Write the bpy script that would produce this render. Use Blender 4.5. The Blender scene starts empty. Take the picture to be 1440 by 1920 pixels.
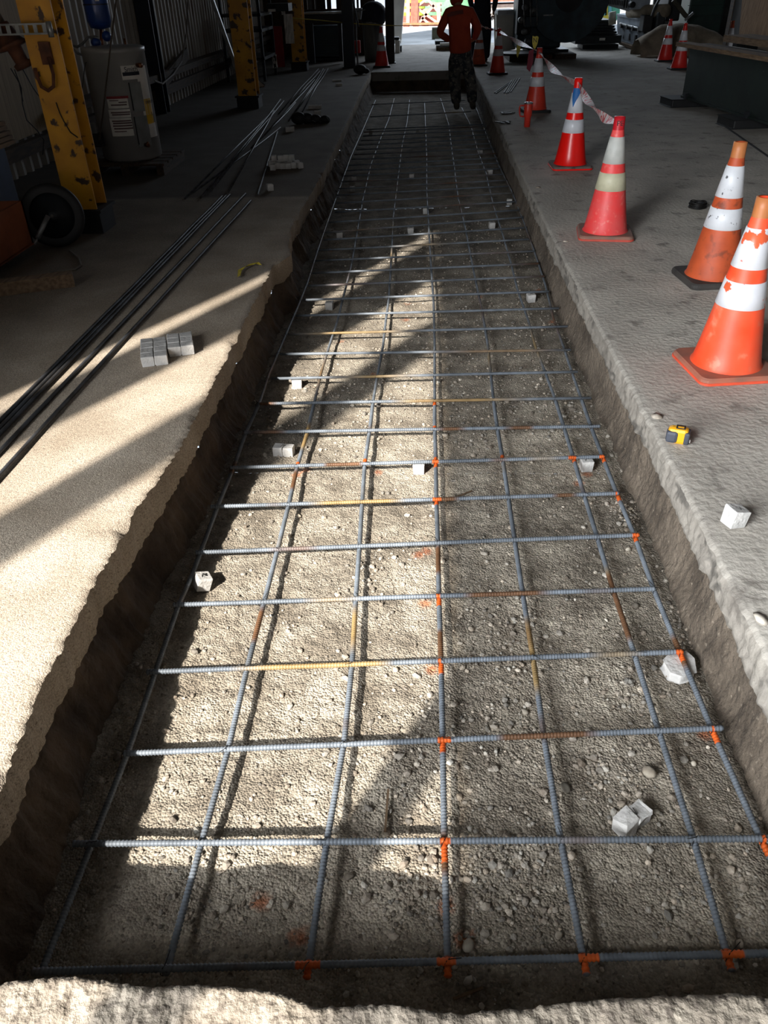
import bpy, math, random
import numpy as np
from mathutils import Vector, Matrix, noise as mn
random.seed(7)
PI = math.pi
C = bpy.context.scene.collection

# ------------------------------------------------------------------ camera
F = 1442.0; CX, CY = 720.0, 960.0; H = 1.5          # focal length (px), centre, eye height
def _cam(vx=796, vy=-35, roll=1.7):
    dy = np.array([(vx - CX) / F, -(vy - CY) / F, -1.0]); dy /= np.linalg.norm(dy)
    r = math.radians(roll); h = np.array([math.cos(r), math.sin(r), 0.0])
    up = np.cross(h, dy); up /= np.linalg.norm(up)
    if up[1] < 0: up = -up
    return np.array([np.cross(dy, up), dy, up])
CM = _cam()
cam = bpy.data.cameras.new('camera'); camo = bpy.data.objects.new('camera', cam); C.objects.link(camo)
mw = Matrix([list(CM[0]) + [0], list(CM[1]) + [0], list(CM[2]) + [H], [0, 0, 0, 1]])
camo.matrix_world = mw
cam.sensor_fit = 'VERTICAL'; cam.sensor_height = 24; cam.lens = F / 1920 * 24
cam.clip_start = 0.05; cam.clip_end = 300
S = bpy.context.scene
S.camera = camo

# ------------------------------------------------------------------ light
S.view_settings.view_transform = 'Standard'; S.view_settings.look = 'None'
S.view_settings.gamma = 1; S.view_settings.use_curve_mapping = False
S.view_settings.exposure = 0.0
S.cycles.max_bounces = 8; S.cycles.diffuse_bounces = 4; S.cycles.sample_clamp_indirect = 6
W = bpy.data.worlds.new('world'); S.world = W; W.use_nodes = True
bg = W.node_tree.nodes['Background']; bg.inputs[0].default_value = (0.74, 0.86, 1.0, 1); bg.inputs[1].default_value = 1.25
SUN = Vector((0.63, 1.15, -1.0))
sl = bpy.data.lights.new('sun', 'SUN'); so = bpy.data.objects.new('sun', sl); C.objects.link(so)
so.rotation_euler = SUN.to_track_quat('-Z', 'Y').to_euler(); sl.energy = 11.5; sl.angle = math.radians(0.6)
sl.color = (1.0, 0.94, 0.86)
def area(name, loc, target, sx, sy, power, color):
    l = bpy.data.lights.new(name, 'AREA'); l.shape = 'RECTANGLE'; l.size = sx; l.size_y = sy; l.energy = power; l.color = color
    o = bpy.data.objects.new(name, l); C.objects.link(o); o.location = loc
    o.rotation_euler = (Vector(target) - Vector(loc)).to_track_quat('-Z', 'Y').to_euler(); return o
# daylight entering through the big side doorway (behind and left of the camera) and through the far end
area('side_door_daylight', (-4.3, -4.6, 2.5), (1.0, -4.8, 0.9), 5.6, 4.4, 3600, (0.92, 0.955, 1.0)).data.spread = math.radians(150)
area('end_door_daylight', (1.5, 27.5, 4.6), (1.5, 20, 0.6), 8, 4.5, 550, (0.78, 0.88, 1.0))

# ------------------------------------------------------------------ geometry helpers
def ray(px, py):
    return CM @ np.array([(px - CX) / F, -(py - CY) / F, -1.0])
def P(px, py, z=0.0):
    d = ray(px, py); t = (z - H) / d[2]; return Vector((d[0] * t, d[1] * t, z))
def PY(px, py, Y):
    d = ray(px, py); t = Y / d[1]; return Vector((d[0] * t, Y, H + d[2] * t))
def PX(px, py, X):
    d = ray(px, py); t = X / d[0]; return Vector((X, d[1] * t, H + d[2] * t))
def nz(x, y, z=0.0): return mn.noise(Vector((x, y, z)))
def interp(x, pts):
    if x <= pts[0][0]: return pts[0][1]
    for (a, b), (c, d) in zip(pts, pts[1:]):
        if x <= c: return b + (d - b) * (x - a) / (c - a)
    return pts[-1][1]
ORG = {}
class MB:
    def __init__(s): s.v = []; s.f = []; s.c = None
    def add(s, vs, fs, col=None):
        b = len(s.v); s.v += [tuple(v) for v in vs]; s.f += [tuple(i + b for i in f) for f in fs]
        if col is not None:
            if s.c is None: s.c = []
            s.c += col
        return s
    def box(s, c, d, rot=None):
        M = rot if rot is not None else Matrix.Identity(3)
        if isinstance(rot, (int, float)): M = Matrix.Rotation(rot, 3, 'Z')
        vs = [Vector(c) + M @ Vector((sx * d[0] / 2, sy * d[1] / 2, sz * d[2] / 2)) for sx in (-1, 1) for sy in (-1, 1) for sz in (-1, 1)]
        return s.add(vs, [(0, 1, 3, 2), (4, 6, 7, 5), (0, 4, 5, 1), (2, 3, 7, 6), (0, 2, 6, 4), (1, 5, 7, 3)])
    def bb(s, x0, x1, y0, y1, z0, z1): return s.box(((x0 + x1) / 2, (y0 + y1) / 2, (z0 + z1) / 2), (abs(x1 - x0), abs(y1 - y0), abs(z1 - z0)))
    def bar(s, a, b, w, h=None, up=(0, 0, 1)):
        a = Vector(a); b = Vector(b); d = (b - a).normalized(); u = Vector(up)
        if abs(d.dot(u)) > .95: u = Vector((0, 1, 0))
        x = d.cross(u).normalized(); u = x.cross(d); h = h or w
        M = Matrix((x, d, u)).transposed()
        return s.box((a + b) / 2, (w, (b - a).length, h), M)
    def tube(s, pts, r, n=8, caps=True, col=None):
        pts = [Vector(p) for p in pts]; m = len(pts)
        rs = r if isinstance(r, (list, tuple)) else [r] * m
        t0 = (pts[1] - pts[0]).normalized(); u = t0.orthogonal().normalized(); vs = []
        for i, p in enumerate(pts):
            t = (pts[min(i + 1, m - 1)] - pts[max(i - 1, 0)])
            if t.length < 1e-9: t = t0
            t = t.normalized(); u = (u - t * u.dot(t)).normalized(); w = t.cross(u)
            for k in range(n):
                a = 2 * PI * k / n; vs.append(p + (u * math.cos(a) + w * math.sin(a)) * rs[i])
        fs = [(i * n + k, i * n + (k + 1) % n, (i + 1) * n + (k + 1) % n, (i + 1) * n + k) for i in range(m - 1) for k in range(n)]
        if caps: fs += [tuple(reversed(range(n))), tuple(range((m - 1) * n, m * n))]
        return s.add(vs, fs, col)
    def cyl(s, a, b, r, r2=None, n=16): return s.tube([a, b], [r, r if r2 is None else r2], n)
    def lathe(s, prof, c=(0, 0, 0), n=32, caps=True, M=None):
        vs = []
        for r, z in prof:
            for k in range(n):
                a = 2 * PI * k / n; v = Vector((r * math.cos(a), r * math.sin(a), z))
                if M is not None: v = M @ v
                vs.append(Vector(c) + v)
        m = len(prof)
        fs = [(i * n + k, i * n + (k + 1) % n, (i + 1) * n + (k + 1) % n, (i + 1) * n + k) for i in range(m - 1) for k in range(n)]
        if caps: fs += [tuple(reversed(range(n))), tuple(range((m - 1) * n, m * n))]
        return s.add(vs, fs)
    def prism(s, poly, off):           # poly: list of 3-D points, off: extrusion vector
        n = len(poly); o = Vector(off); vs = [Vector(p) for p in poly] + [Vector(p) + o for p in poly]
        return s.add(vs, [tuple(range(n)), tuple(reversed(range(n, 2 * n)))] + [(k, (k + 1) % n + 0, (k + 1) % n + n, k + n) for k in range(n)])
    def sph(s, c, r, n=12, sc=(1, 1, 1), M=None):
        prof = [(max(1e-4, math.sin(PI * i / (n // 2 + 2))), -math.cos(PI * i / (n // 2 + 2))) for i in range(n // 2 + 3)]
        vs = []
        for a, z in prof:
            for k in range(n):
                t = 2 * PI * k / n; v = Vector((a * math.cos(t) * sc[0] * r, a * math.sin(t) * sc[1] * r, z * sc[2] * r))
                if M is not None: v = M @ v
                vs.append(Vector(c) + v)
        m = len(prof)
        return s.add(vs, [(i * n + k, i * n + (k + 1) % n, (i + 1) * n + (k + 1) % n, (i + 1) * n + k) for i in range(m - 1) for k in range(n)])
    def build(s, name, mat, parent=None, smooth=False, bevel=0, solid=0):
        me = bpy.data.meshes.new(name); o0 = ORG.get(parent.name, Vector((0, 0, 0))) if parent else Vector((0, 0, 0))
        v = np.array([tuple(x) for x in s.v], dtype=float)
        if parent: v = v - np.array(o0)
        me.from_pydata(v.tolist(), [], s.f); me.materials.append(mat)
        if s.c is not None and len(s.c) == len(s.v):
            at = me.color_attributes.new('Col', 'FLOAT_COLOR', 'POINT')
            at.data.foreach_set('color', np.array([(c[0], c[1], c[2], 1.0) for c in s.c], dtype=np.float32).ravel())
        if smooth: me.polygons.foreach_set('use_smooth', [True] * len(me.polygons))
        me.update()
        o = bpy.data.objects.new(name, me); C.objects.link(o)
        if parent: o.parent = parent; ORG[o.name] = o0
        if bevel:
            b = o.modifiers.new('bevel', 'BEVEL'); b.width = bevel; b.segments = 2; b.limit_method = 'ANGLE'
        if solid:
            b = o.modifiers.new('solid', 'SOLIDIFY'); b.thickness = solid; b.offset = 0
        return o
def thing(name, label, cat, loc=(0, 0, 0), group=None):
    o = bpy.data.objects.new(name, None); C.objects.link(o); o.empty_display_size = .05
    o.location = loc; ORG[o.name] = Vector(loc); o['label'] = label; o['category'] = cat
    if group: o['group'] = group
    return o
def tag(o, label, cat, group=None, kind=None):
    o['label'] = label; o['category'] = cat
    if group: o['group'] = group
    if kind: o['kind'] = kind
    return o
def struct(o): o['kind'] = 'structure'; return o
def dup(root, loc, rotz, label):
    r = root.copy(); C.objects.link(r); r.location = loc; r.rotation_euler = (0, 0, rotz); r['label'] = label
    for ch in list(root.children):
        c = ch.copy(); C.objects.link(c); c.parent = r
        for g in ch.children:
            d = g.copy(); C.objects.link(d); d.parent = c
    return r
def text(s, parent, name, M, size, mat, ext=0.0006):
    cu = bpy.data.curves.new(name, 'FONT'); cu.body = s; cu.size = size; cu.extrude = ext; cu.align_x = 'CENTER'; cu.align_y = 'CENTER'
    cu.materials.append(mat); tmp = bpy.data.objects.new('tmp_text', cu); C.objects.link(tmp)
    dg = bpy.context.evaluated_depsgraph_get(); me = bpy.data.meshes.new_from_object(tmp.evaluated_get(dg)); bpy.data.objects.remove(tmp)
    me.name = name; me.materials.clear(); me.materials.append(mat); o = bpy.data.objects.new(name, me); C.objects.link(o)
    if parent: o.parent = parent; M = Matrix.Translation(-ORG[parent.name]) @ M
    o.matrix_local = M; return o
def facing(c, n, up=(0, 0, 1)):       # matrix whose +Z is n
    n = Vector(n).normalized(); x = Vector(up).cross(n).normalized(); y = n.cross(x)
    M = Matrix((x, y, n)).transposed().to_4x4(); M.translation = Vector(c); return M

# ------------------------------------------------------------------ materials
def lin(c):
    return tuple((x / 255 / 12.92 if x / 255 <= 0.04045 else ((x / 255 + 0.055) / 1.055) ** 2.4) for x in c[:3]) + (1,)
def mat(name, a, b=None, rough=.7, metal=0.0, scale=8, detail=6, bump=0.0, bscale=60, lo=.35, hi=.65, c=None, cscale=30, clo=.6, chi=.7, stretch=None, attr=False, spec=.5, trans=0, vor=0):
    m = bpy.data.materials.new(name); m.use_nodes = True; nt = m.node_tree; N = nt.nodes; L = nt.links
    p = N['Principled BSDF']; p.inputs['Roughness'].default_value = rough; p.inputs['Metallic'].default_value = metal
    p.inputs['Specular IOR Level'].default_value = spec
    if trans: p.inputs['Transmission Weight'].default_value = trans
    tc = N.new('ShaderNodeTexCoord'); co = tc.outputs['Object']
    if stretch:
        mp = N.new('ShaderNodeMapping'); mp.inputs['Scale'].default_value = stretch; L.new(co, mp.inputs[0]); co = mp.outputs[0]
    def nois(sc, det):
        n = N.new('ShaderNodeTexNoise'); n.inputs['Scale'].default_value = sc; n.inputs['Detail'].default_value = det; L.new(co, n.inputs['Vector']); return n.outputs['Fac']
    def ramp(fac, lo, hi):
        r = N.new('ShaderNodeMapRange'); r.inputs[1].default_value = lo; r.inputs[2].default_value = hi; L.new(fac, r.inputs[0]); return r.outputs[0]
    def mix(f, x, y, mode='MIX'):
        k = N.new('ShaderNodeMix'); k.data_type = 'RGBA'; k.blend_type = mode
        if isinstance(f, float): k.inputs[0].default_value = f
        else: L.new(f, k.inputs[0])
        for i, q in ((6, x), (7, y)):
            if isinstance(q, tuple): k.inputs[i].default_value = q
            else: L.new(q, k.inputs[i])
        return k.outputs[2]
    if b is None: b = tuple(max(0, x * .85) for x in a)
    col = mix(ramp(nois(scale, detail), lo, hi), lin(a), lin(b))
    if c is not None: col = mix(ramp(nois(cscale, 5), clo, chi), col, lin(c))
    vh = None
    if vor:
        vn = N.new('ShaderNodeTexVoronoi'); vn.inputs['Scale'].default_value = vor; L.new(co, vn.inputs['Vector']); vh = vn.outputs['Distance']
        bw = N.new('ShaderNodeSeparateColor'); L.new(vn.outputs['Color'], bw.inputs[0])
        r_ = N.new('ShaderNodeMapRange'); r_.inputs[3].default_value = .72; r_.inputs[4].default_value = 1.22; L.new(bw.outputs[0], r_.inputs[0])
        cc = N.new('ShaderNodeCombineColor'); [L.new(r_.outputs[0], cc.inputs[i]) for i in range(3)]; col = mix(1.0, col, cc.outputs[0], 'MULTIPLY')
    if attr:
        at = N.new('ShaderNodeAttribute'); at.attribute_name = 'Col'; col = mix(1.0, col, at.outputs['Color'], 'MULTIPLY')
    L.new(col, p.inputs['Base Color'])
    if bump:
        bn = N.new('ShaderNodeBump'); bn.inputs['Strength'].default_value = bump; bn.inputs['Distance'].default_value = .02
        h_ = nois(bscale, 8)
        if vh is not None:
            mm = N.new('ShaderNodeMath'); mm.operation = 'MULTIPLY_ADD'; L.new(vh, mm.inputs[0]); mm.inputs[1].default_value = -.55; L.new(h_, mm.inputs[2]); h_ = mm.outputs[0]
        L.new(h_, bn.inputs['Height']); L.new(bn.outputs[0], p.inputs['Normal'])
    return m
def emis(name, col, s):
    m = bpy.data.materials.new(name); m.use_nodes = True; p = m.node_tree.nodes['Principled BSDF']
    p.inputs['Emission Color'].default_value = lin(col); p.inputs['Emission Strength'].default_value = s; p.inputs['Base Color'].default_value = lin(col); return m
m_slabL = mat('concrete_beige', (186, 174, 158), (160, 147, 130), .9, scale=3, vor=230, bump=.22, bscale=60, c=(120, 104, 88), cscale=170, clo=.56, chi=.7, attr=True)
m_slabR = mat('concrete_grey', (190, 184, 174), (166, 160, 151), .88, scale=2.2, bump=.4, bscale=38, c=(132, 126, 118), cscale=7, clo=.58, chi=.7, attr=True)
m_lip = mat('concrete_broken', (158, 147, 131), (128, 117, 103), .95, scale=14, bump=.6, bscale=55, c=(105, 95, 84), cscale=45, clo=.55, chi=.68)
m_dirt = mat('packed_dirt', (116, 104, 90), (78, 68, 57), .95, scale=5, bump=.9, bscale=40, c=(140, 128, 112), cscale=60, clo=.62, chi=.72)
m_dirtL = mat('packed_brown_dirt', (98, 82, 66), (62, 51, 41), .95, scale=6, bump=1.0, bscale=30)
m_gravel = mat('gravel_bed', (176, 167, 152), (126, 117, 104), .95, scale=7, bump=.6, bscale=55, c=(92, 82, 70), cscale=60, clo=.6, chi=.72, attr=True, vor=150)
m_stone = mat('stones', (176, 168, 155), (122, 112, 100), .85, scale=25, attr=True)
m_rebar = mat('rebar_steel', (255, 255, 255), (215, 215, 215), .55, .15, scale=20, attr=True, spec=.4)
m_rebar2 = mat('rebar_loose_steel', (84, 86, 90), (54, 50, 47), .52, .4, scale=9)
m_offcut = mat('offcut_steel', (60, 58, 56), (40, 38, 37), .8)
m_wire = mat('tie_wire_black', (40, 38, 36), (28, 27, 26), .5, .5)
m_dobie = mat('spacer_concrete', (206, 203, 198), (178, 176, 172), .9, scale=18, bump=.3, bscale=60)
m_black = mat('black_rubber', (26, 26, 27), (16, 16, 17), .65)
m_dark = mat('dark_painted_steel', (34, 38, 42), (20, 22, 24), .55, .3, scale=5)
m_navy = mat('dark_blue_steel', (26, 32, 44), (16, 20, 28), .5, .3, scale=5)
m_yel = mat('yellow_chipped_paint', (196, 142, 20), (160, 110, 16), .55, scale=4, c=(58, 38, 22), cscale=9, clo=.57, chi=.61, bump=.1, bscale=30)
m_corr = mat('corrugated_siding', (176, 172, 164), (138, 130, 120), .6, .1, scale=2.5, c=(104, 76, 54), cscale=4, clo=.58, chi=.75, stretch=(1, 1, .25))
m_wood = mat('weathered_wood', (124, 101, 76), (92, 72, 52), .85, scale=6, stretch=(8, .8, 8), bump=.2, bscale=20)
m_woodd = mat('dark_wood', (74, 56, 40), (48, 36, 26), .85, scale=6, stretch=(6, 1, 6))
m_ply = mat('plywood_panel', (150, 122, 90), (116, 88, 60), .8, scale=5, stretch=(9, 9, .7), c=(86, 62, 42), cscale=12, clo=.6, chi=.72)
m_green = mat('dark_green_paint', (30, 42, 36), (20, 28, 25), .5, .2, scale=4, c=(66, 70, 60), cscale=18, clo=.68, chi=.75)
m_greenp = mat('machine_green_paint', (24, 52, 44), (15, 34, 30), .5, .1, scale=3)
m_mach = mat('machine_grey_paint', (168, 178, 188), (136, 146, 156), .5, .1, scale=5)
m_mach2 = mat('machine_teal_dark', (48, 66, 74), (32, 46, 52), .5, .3, scale=5)
m_tank = mat('heater_grey_enamel', (150, 148, 144), (134, 132, 129), .4, .1, scale=3)
m_white = mat('white_label', (218, 214, 206), (200, 196, 188), .6)
m_red = mat('red_plastic', (205, 26, 24), (180, 20, 20), .45)
m_galv = mat('galvanised', (140, 142, 142), (110, 112, 112), .4, .6, scale=12)
m_tarp = mat('tan_canvas', (140, 128, 110), (104, 94, 80), .95, scale=5, bump=.4, bscale=12)
m_roofm = mat('roof_dark', (60, 56, 52), (40, 38, 36), .8, scale=2)
m_wallR = mat('wall_dark', (74, 72, 70), (48, 46, 46), .8, scale=2)
m_outg = mat('yard_concrete', (176, 178, 180), (150, 152, 154), .9, scale=2, bump=.1, bscale=30)
m_copper = mat('copper_pipe', (150, 96, 66), (112, 70, 48), .35, .8)
m_rust = mat('rusty_iron', (96, 56, 36), (60, 36, 26), .8, .3, scale=12)
m_bluet = mat('blue_tank_paint', (30, 62, 128), (24, 50, 104), .3, .1)

# ------------------------------------------------------------------ building shell
Y0, Y1 = -9.0, 26.0
XL, XR = -4.0, 8.5
def corr(mb, x, y0, y1, z0, z1, p=.19, d=.02):
    n = max(2, int((y1 - y0) / (p / 4))); vs = []
    for i in range(n + 1):
        y = y0 + (y1 - y0) * i / n; k = i % 4; o = d if k in (0, 1) else -d
        vs += [(x + o, y, z0), (x + o, y, z1)]
    mb.add(vs, [(2 * i, 2 * i + 2, 2 * i + 3, 2 * i + 1) for i in range(n)])
mb = MB(); corr(mb, XL, -1.65, -1.35, 0, 7.2); corr(mb, XL, -.3, Y1, 0, 7.2); corr(mb, XL, -9, -8.1, 0, 7.2)
corr(mb, XL, -8.1, -1.65, 6.13, 7.2)
corr(mb, XL, -1.35, -.3, 0, 2.9); corr(mb, XL, -1.35, -.3, 6.13, 7.2)
# unseen slanted slit added for the sun streak: solid on both sides of it
SL = ((2.9, 6.17, 6.50), (4.75, 6.42, 6.64), (6.1, 6.76, 6.99))
for (z0, a0, b0), (z1, a1, b1) in zip(SL, SL[1:]):
    for ya0, yb0, ya1, yb1 in ((-1.35, a0 - 7.3, -1.35, a1 - 7.3), (b0 - 7.3, -.25, b1 - 7.3, -.25)):
        mb.prism([(XL - .01, ya0, z0), (XL - .01, yb0, z0), (XL - .01, yb1, z1), (XL - .01, ya1, z1)], (.02, 0, 0))
struct(mb.build('wall_left', m_corr, solid=.004))
mb = MB(); mb.bb(XR, XR + .1, Y0, Y1, 0, 7.2); struct(mb.build('wall_right', m_wallR))
mb = MB(); mb.bb(XL, XR, Y0 - .1, Y0, 0, 7.2); struct(mb.build('wall_rear', m_wallR))
mb = MB(); mb.bb(XL - .1, XR + .1, Y0 - .1, Y1, 7.2, 7.3); struct(mb.build('ceiling', m_roofm))
# unseen thin posts added to cast shade bands; far gable over the end door
t = MB().bb(XL - .012, XL + .012, -2.98, -2.48, 0, 6.1).build('trim_1', m_navy); struct(t)
t = MB().bb(-1.61, -1.59, -1.60, -1.33, 0, 7.2).build('trim_2', m_navy); struct(t)
WR = PY(1222, 30, Y1).x
mb = MB(); mb.bb(XL, -1.1, Y1, Y1 + .1, 1.9, 7.2); mb.bb(WR, XR, Y1, Y1 + .1, 0, 7.2); mb.bb(-1.1, WR, Y1, Y1 + .1, 5.2, 7.2)
mb.bb(XL, -3.0, Y1, Y1 + .1, 0, 1.9)
struct(mb.build('wall_far', m_wallR))

# ------------------------------------------------------------------ floor slabs and trench
LEDGE = [(0, -.97), (1.06, -.97), (1.36, -1.0), (2.17, -1.01), (2.6, -.965), (3.6, -.97), (4.9, -.98), (5.02, -.985), (5.12, -.93), (5.3, -.90), (5.5, -.955), (6.04, -1.0), (7.8, -.98), (11, -1.01), (15.6, -1.07), (18, -1.08), (40, -1.08)]
REDGE = [(0, .92), (1.5, .92), (2.3, .93), (3.8, .92), (5.8, .91), (8, .92), (11, .95), (15, .99), (18, 1.0), (40, 1.0)]
def steps(segs):
    out = []
    for a, b, d in segs:
        n = max(1, int(round((b - a) / d))); out += [a + (b - a) * i / n for i in range(n)]
    return out + [segs[-1][1]]
YS = steps([(Y0, 0, 1.0), (0, .4, .05), (.4, 3.5, .011), (3.5, 8, .024), (8, 18.2, .06), (18.2, Y1, .8)])
def rag(y, s): return .012 * nz(y * 5.3, s) + .007 * nz(y * 23.7, s + 3) + (random.random() - .5) * .009
def sheet(rows, closed=False):
    n = len(rows[0]); vs = [p for r in rows for p in r]
    return vs, [(i * n + k, i * n + k + 1, (i + 1) * n + k + 1, (i + 1) * n + k) for i in range(len(rows) - 1) for k in range(n - 1)]
# left slab: top plus its sawn / broken edge face
def left_rows():
    top, face, dirt = [], [], []
    for y in YS:
        e = interp(y, LEDGE) + rag(y, 1); th = .135 + .03 * nz(y * 2.1, 5) + .012 * nz(y * 14, 6)
        chip = max(0, nz(y * 6, 12) - .15) * .05
        top.append([(x, y, 0.0 + .0015 * nz(x * 3, y * 3)) for x in (XL - .3, -3, -2.2, -1.7, -1.4, -1.2)] + [(e - .03 - chip, y, 0.0), (e - .008 - chip * .6, y, -.002 - chip * .3), (e, y, -.008 - chip * .8)])
        face.append([(e, y, -.008 - chip * .8), (e + .004 + .006 * nz(y * 9, 1.3, .4), y, -th * .35), (e + .002 + .009 * nz(y * 11, 2.3), y, -th * .7), (e - .002 + .01 * nz(y * 13, 7.1), y, -th), (e - .03, y, -th - .012)])
        d0 = e - .03; row = []
        for k in range(9):
            u = k / 8; z = -th - .01 + (-.385 + th) * u
            row.append((d0 + .005 + .10 * u ** 1.3 + .028 * nz(y * 5, z * 9, 2.2) + .012 * nz(y * 19, z * 30, 4), y, z))
        dirt.append(row)
    return top, face, dirt
top, face, dirt = left_rows()
mb = MB(); v, f = sheet(top)
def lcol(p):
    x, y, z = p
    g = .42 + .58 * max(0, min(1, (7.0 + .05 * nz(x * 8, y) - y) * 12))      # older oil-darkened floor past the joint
    d = 1 - .5 * max(0, min(1, (-1.45 - x) / 1.1)) * (1 if y > 2 else max(0, y / 2)); d *= 1 - .35 * max(0, min(1, (y - 3.6) / 1.6))  # oily dirt; the dim far-left daylight is also put into this darkening
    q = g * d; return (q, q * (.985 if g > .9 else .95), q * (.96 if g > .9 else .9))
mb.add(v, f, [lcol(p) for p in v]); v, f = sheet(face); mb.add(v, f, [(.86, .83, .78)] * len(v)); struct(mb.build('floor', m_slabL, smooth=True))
mb = MB(); v, f = sheet(dirt); mb.add(v, f); struct(mb.build('wall_trench_left', m_dirtL, smooth=True))
# right slab
top, face, dirt = [], [], []
for y in YS:
    e = interp(y, REDGE) + rag(y, 21) * .55 + .006 * nz(y * 17, 40); th = .115 + .02 * nz(y * 2.3, 25) + .014 * nz(y * 16, 26); r = .012 + .006 * nz(y * 1.7, 33)
    top.append([(x, y, 0.0) for x in (XR, 6, 4.2, 3, 2.2, 1.7, 1.4, 1.15)] + [(e + .05, y, 0.0), (e + r, y, -.0015), (e + r * .4, y, -.006), (e - .004, y, -.018)])
    fr_ = [(e - .004, y, -.018)]
    for k in range(1, 7):
        u = k / 6; fr_.append((e - .006 + .010 * nz(y * 8, u * 2.5, 31) + .006 * nz(y * 31, u * 5, 3) + .004 * nz(y * 80, u * 9, 5), y, -.018 - (th - .018) * u))
    face.append(fr_ + [(e + .012, y, -th - .01)])
    row = []
    for k in range(9):
        u = k / 8; z = -th - .006 + (-.38 + th) * u
        row.append((e + .01 - .045 * u ** 1.6 + .014 * nz(y * 4, z * 8, 8.2) + .008 * nz(y * 21, z * 26, 4), y, z))
    dirt.append(row)
mb = MB(); v, f = sheet(top)
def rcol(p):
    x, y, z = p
    k = 1.06 - .4 * max(0, min(1, (y - 5) / 8)); k *= .78 if z < -.001 else 1; return (k, k * .99, k * .97)  # daylight falloff put into the colour; rim toned down where it catches light
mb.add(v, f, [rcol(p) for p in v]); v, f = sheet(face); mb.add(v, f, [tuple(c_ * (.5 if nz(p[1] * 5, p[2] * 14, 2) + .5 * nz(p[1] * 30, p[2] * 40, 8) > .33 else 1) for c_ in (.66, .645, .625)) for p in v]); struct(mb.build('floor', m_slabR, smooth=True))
mb = MB(); v, f = sheet(dirt); mb.add(v, f); struct(mb.build('wall_trench_right', m_dirt, smooth=True))
# near slab with its broken lip
lip = [P(x, y, .05) for x, y in ((-120, 1832), (0, 1842), (120, 1832), (200, 1838), (262, 1852), (330, 1848), (480, 1852), (540, 1870), (600, 1890), (700, 1884), (760, 1890), (850, 1902), (980, 1890), (1100, 1876), (1250, 1868), (1380, 1862), (1440, 1872), (1600, 1868))]
lipx = [(p.x, p.y) for p in lip]
rows = []
for x in steps([(-1.02, .98, .0045)]):
    e = interp(x, lipx) + .004 * nz(x * 30, 2) + .003 * nz(x * 90, 5); r = []
    for y in (Y0, -2, 0, .3): r.append((x, y, 0))
    for k in range(26):
        u = k / 25; y = .35 + (e - .35) * u
        z = .05 * min(1, u * 1.4) + (.006 * nz(x * 22, y * 22, 1) + .004 * nz(x * 60, y * 60, 4) + .0025 * nz(x * 140, y * 140)) * min(1, u * 3)
        r.append((x, y, z))
    r += [(x, e + .003, -.03), (x, e - .01, -.09 + .01 * nz(x * 12, 3)), (x, e - .05, -.16), (x, e - .06, -.38)]
    rows.append(r)
v, f = sheet(rows); struct(MB().add(v, f).build('floor', m_lip, smooth=True))
# far slab and yard
mb = MB(); mb.bb(-1.07, 1.0, 17.95, Y1, -.16, 0); fs = mb.build('floor', m_slabR); struct(fs)
at = fs.data.color_attributes.new('Col', 'FLOAT_COLOR', 'POINT'); at.data.foreach_set('color', [.55, .55, .56, 1] * 8)
struct(MB().bb(-1.1, 1.05, 18.0, 18.1, -.38, -.15).build('wall_trench_far', m_dirtL))
struct(MB().bb(-30, 40, Y1, 70, -.2, -.005).build('floor', m_outg))
# trench bed
paint = [P(x, y, -.35) for x, y in ((800, 1034), (786, 1040), (710, 885), (572, 882), (556, 890), (798, 1130), (808, 1252), (1100, 890), (1085, 905), (1035, 605), (700, 700), (765, 570), (760, 600), (900, 556), (1010, 545), (640, 640), (490, 1690), (835, 1700), (870, 1760), (1320, 1380), (560, 1755), (620, 470))]
def gz(x, y):
    e = max(0, abs(x + .03) - .72)
    return -.352 + .010 * nz(x * 2.6, y * 2.6, 1) + .006 * nz(x * 9, y * 9, 2) + .0045 * nz(x * 27, y * 27, 3) + .05 * e * (1 + nz(x * 8, y * 5, 6))
def gfine(x, y): return gz(x, y) + .0035 * nz(x * 48, y * 48, 3)
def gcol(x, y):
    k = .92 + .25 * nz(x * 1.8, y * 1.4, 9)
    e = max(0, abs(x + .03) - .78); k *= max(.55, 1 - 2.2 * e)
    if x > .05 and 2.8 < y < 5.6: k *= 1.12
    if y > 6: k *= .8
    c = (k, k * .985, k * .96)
    for q in paint:
        d = math.hypot((x - q.x), (y - q.y)) / .03
        if d < 1:
            w = min(1, max(0, (1 - d) * 1.4 + .9 * nz(x * 60, y * 60, 5)))
            c = tuple(a * (1 - w * .75) + b * w * .75 for a, b in zip(c, (1.25, .42, .16)))
    return c
mb = MB()
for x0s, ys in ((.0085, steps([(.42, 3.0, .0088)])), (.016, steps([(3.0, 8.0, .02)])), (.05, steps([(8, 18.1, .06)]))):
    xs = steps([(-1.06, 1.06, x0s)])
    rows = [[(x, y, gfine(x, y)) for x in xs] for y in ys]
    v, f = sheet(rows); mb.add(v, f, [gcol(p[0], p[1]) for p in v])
struct(mb.build('trench_bed', m_gravel, smooth=True))
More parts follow.
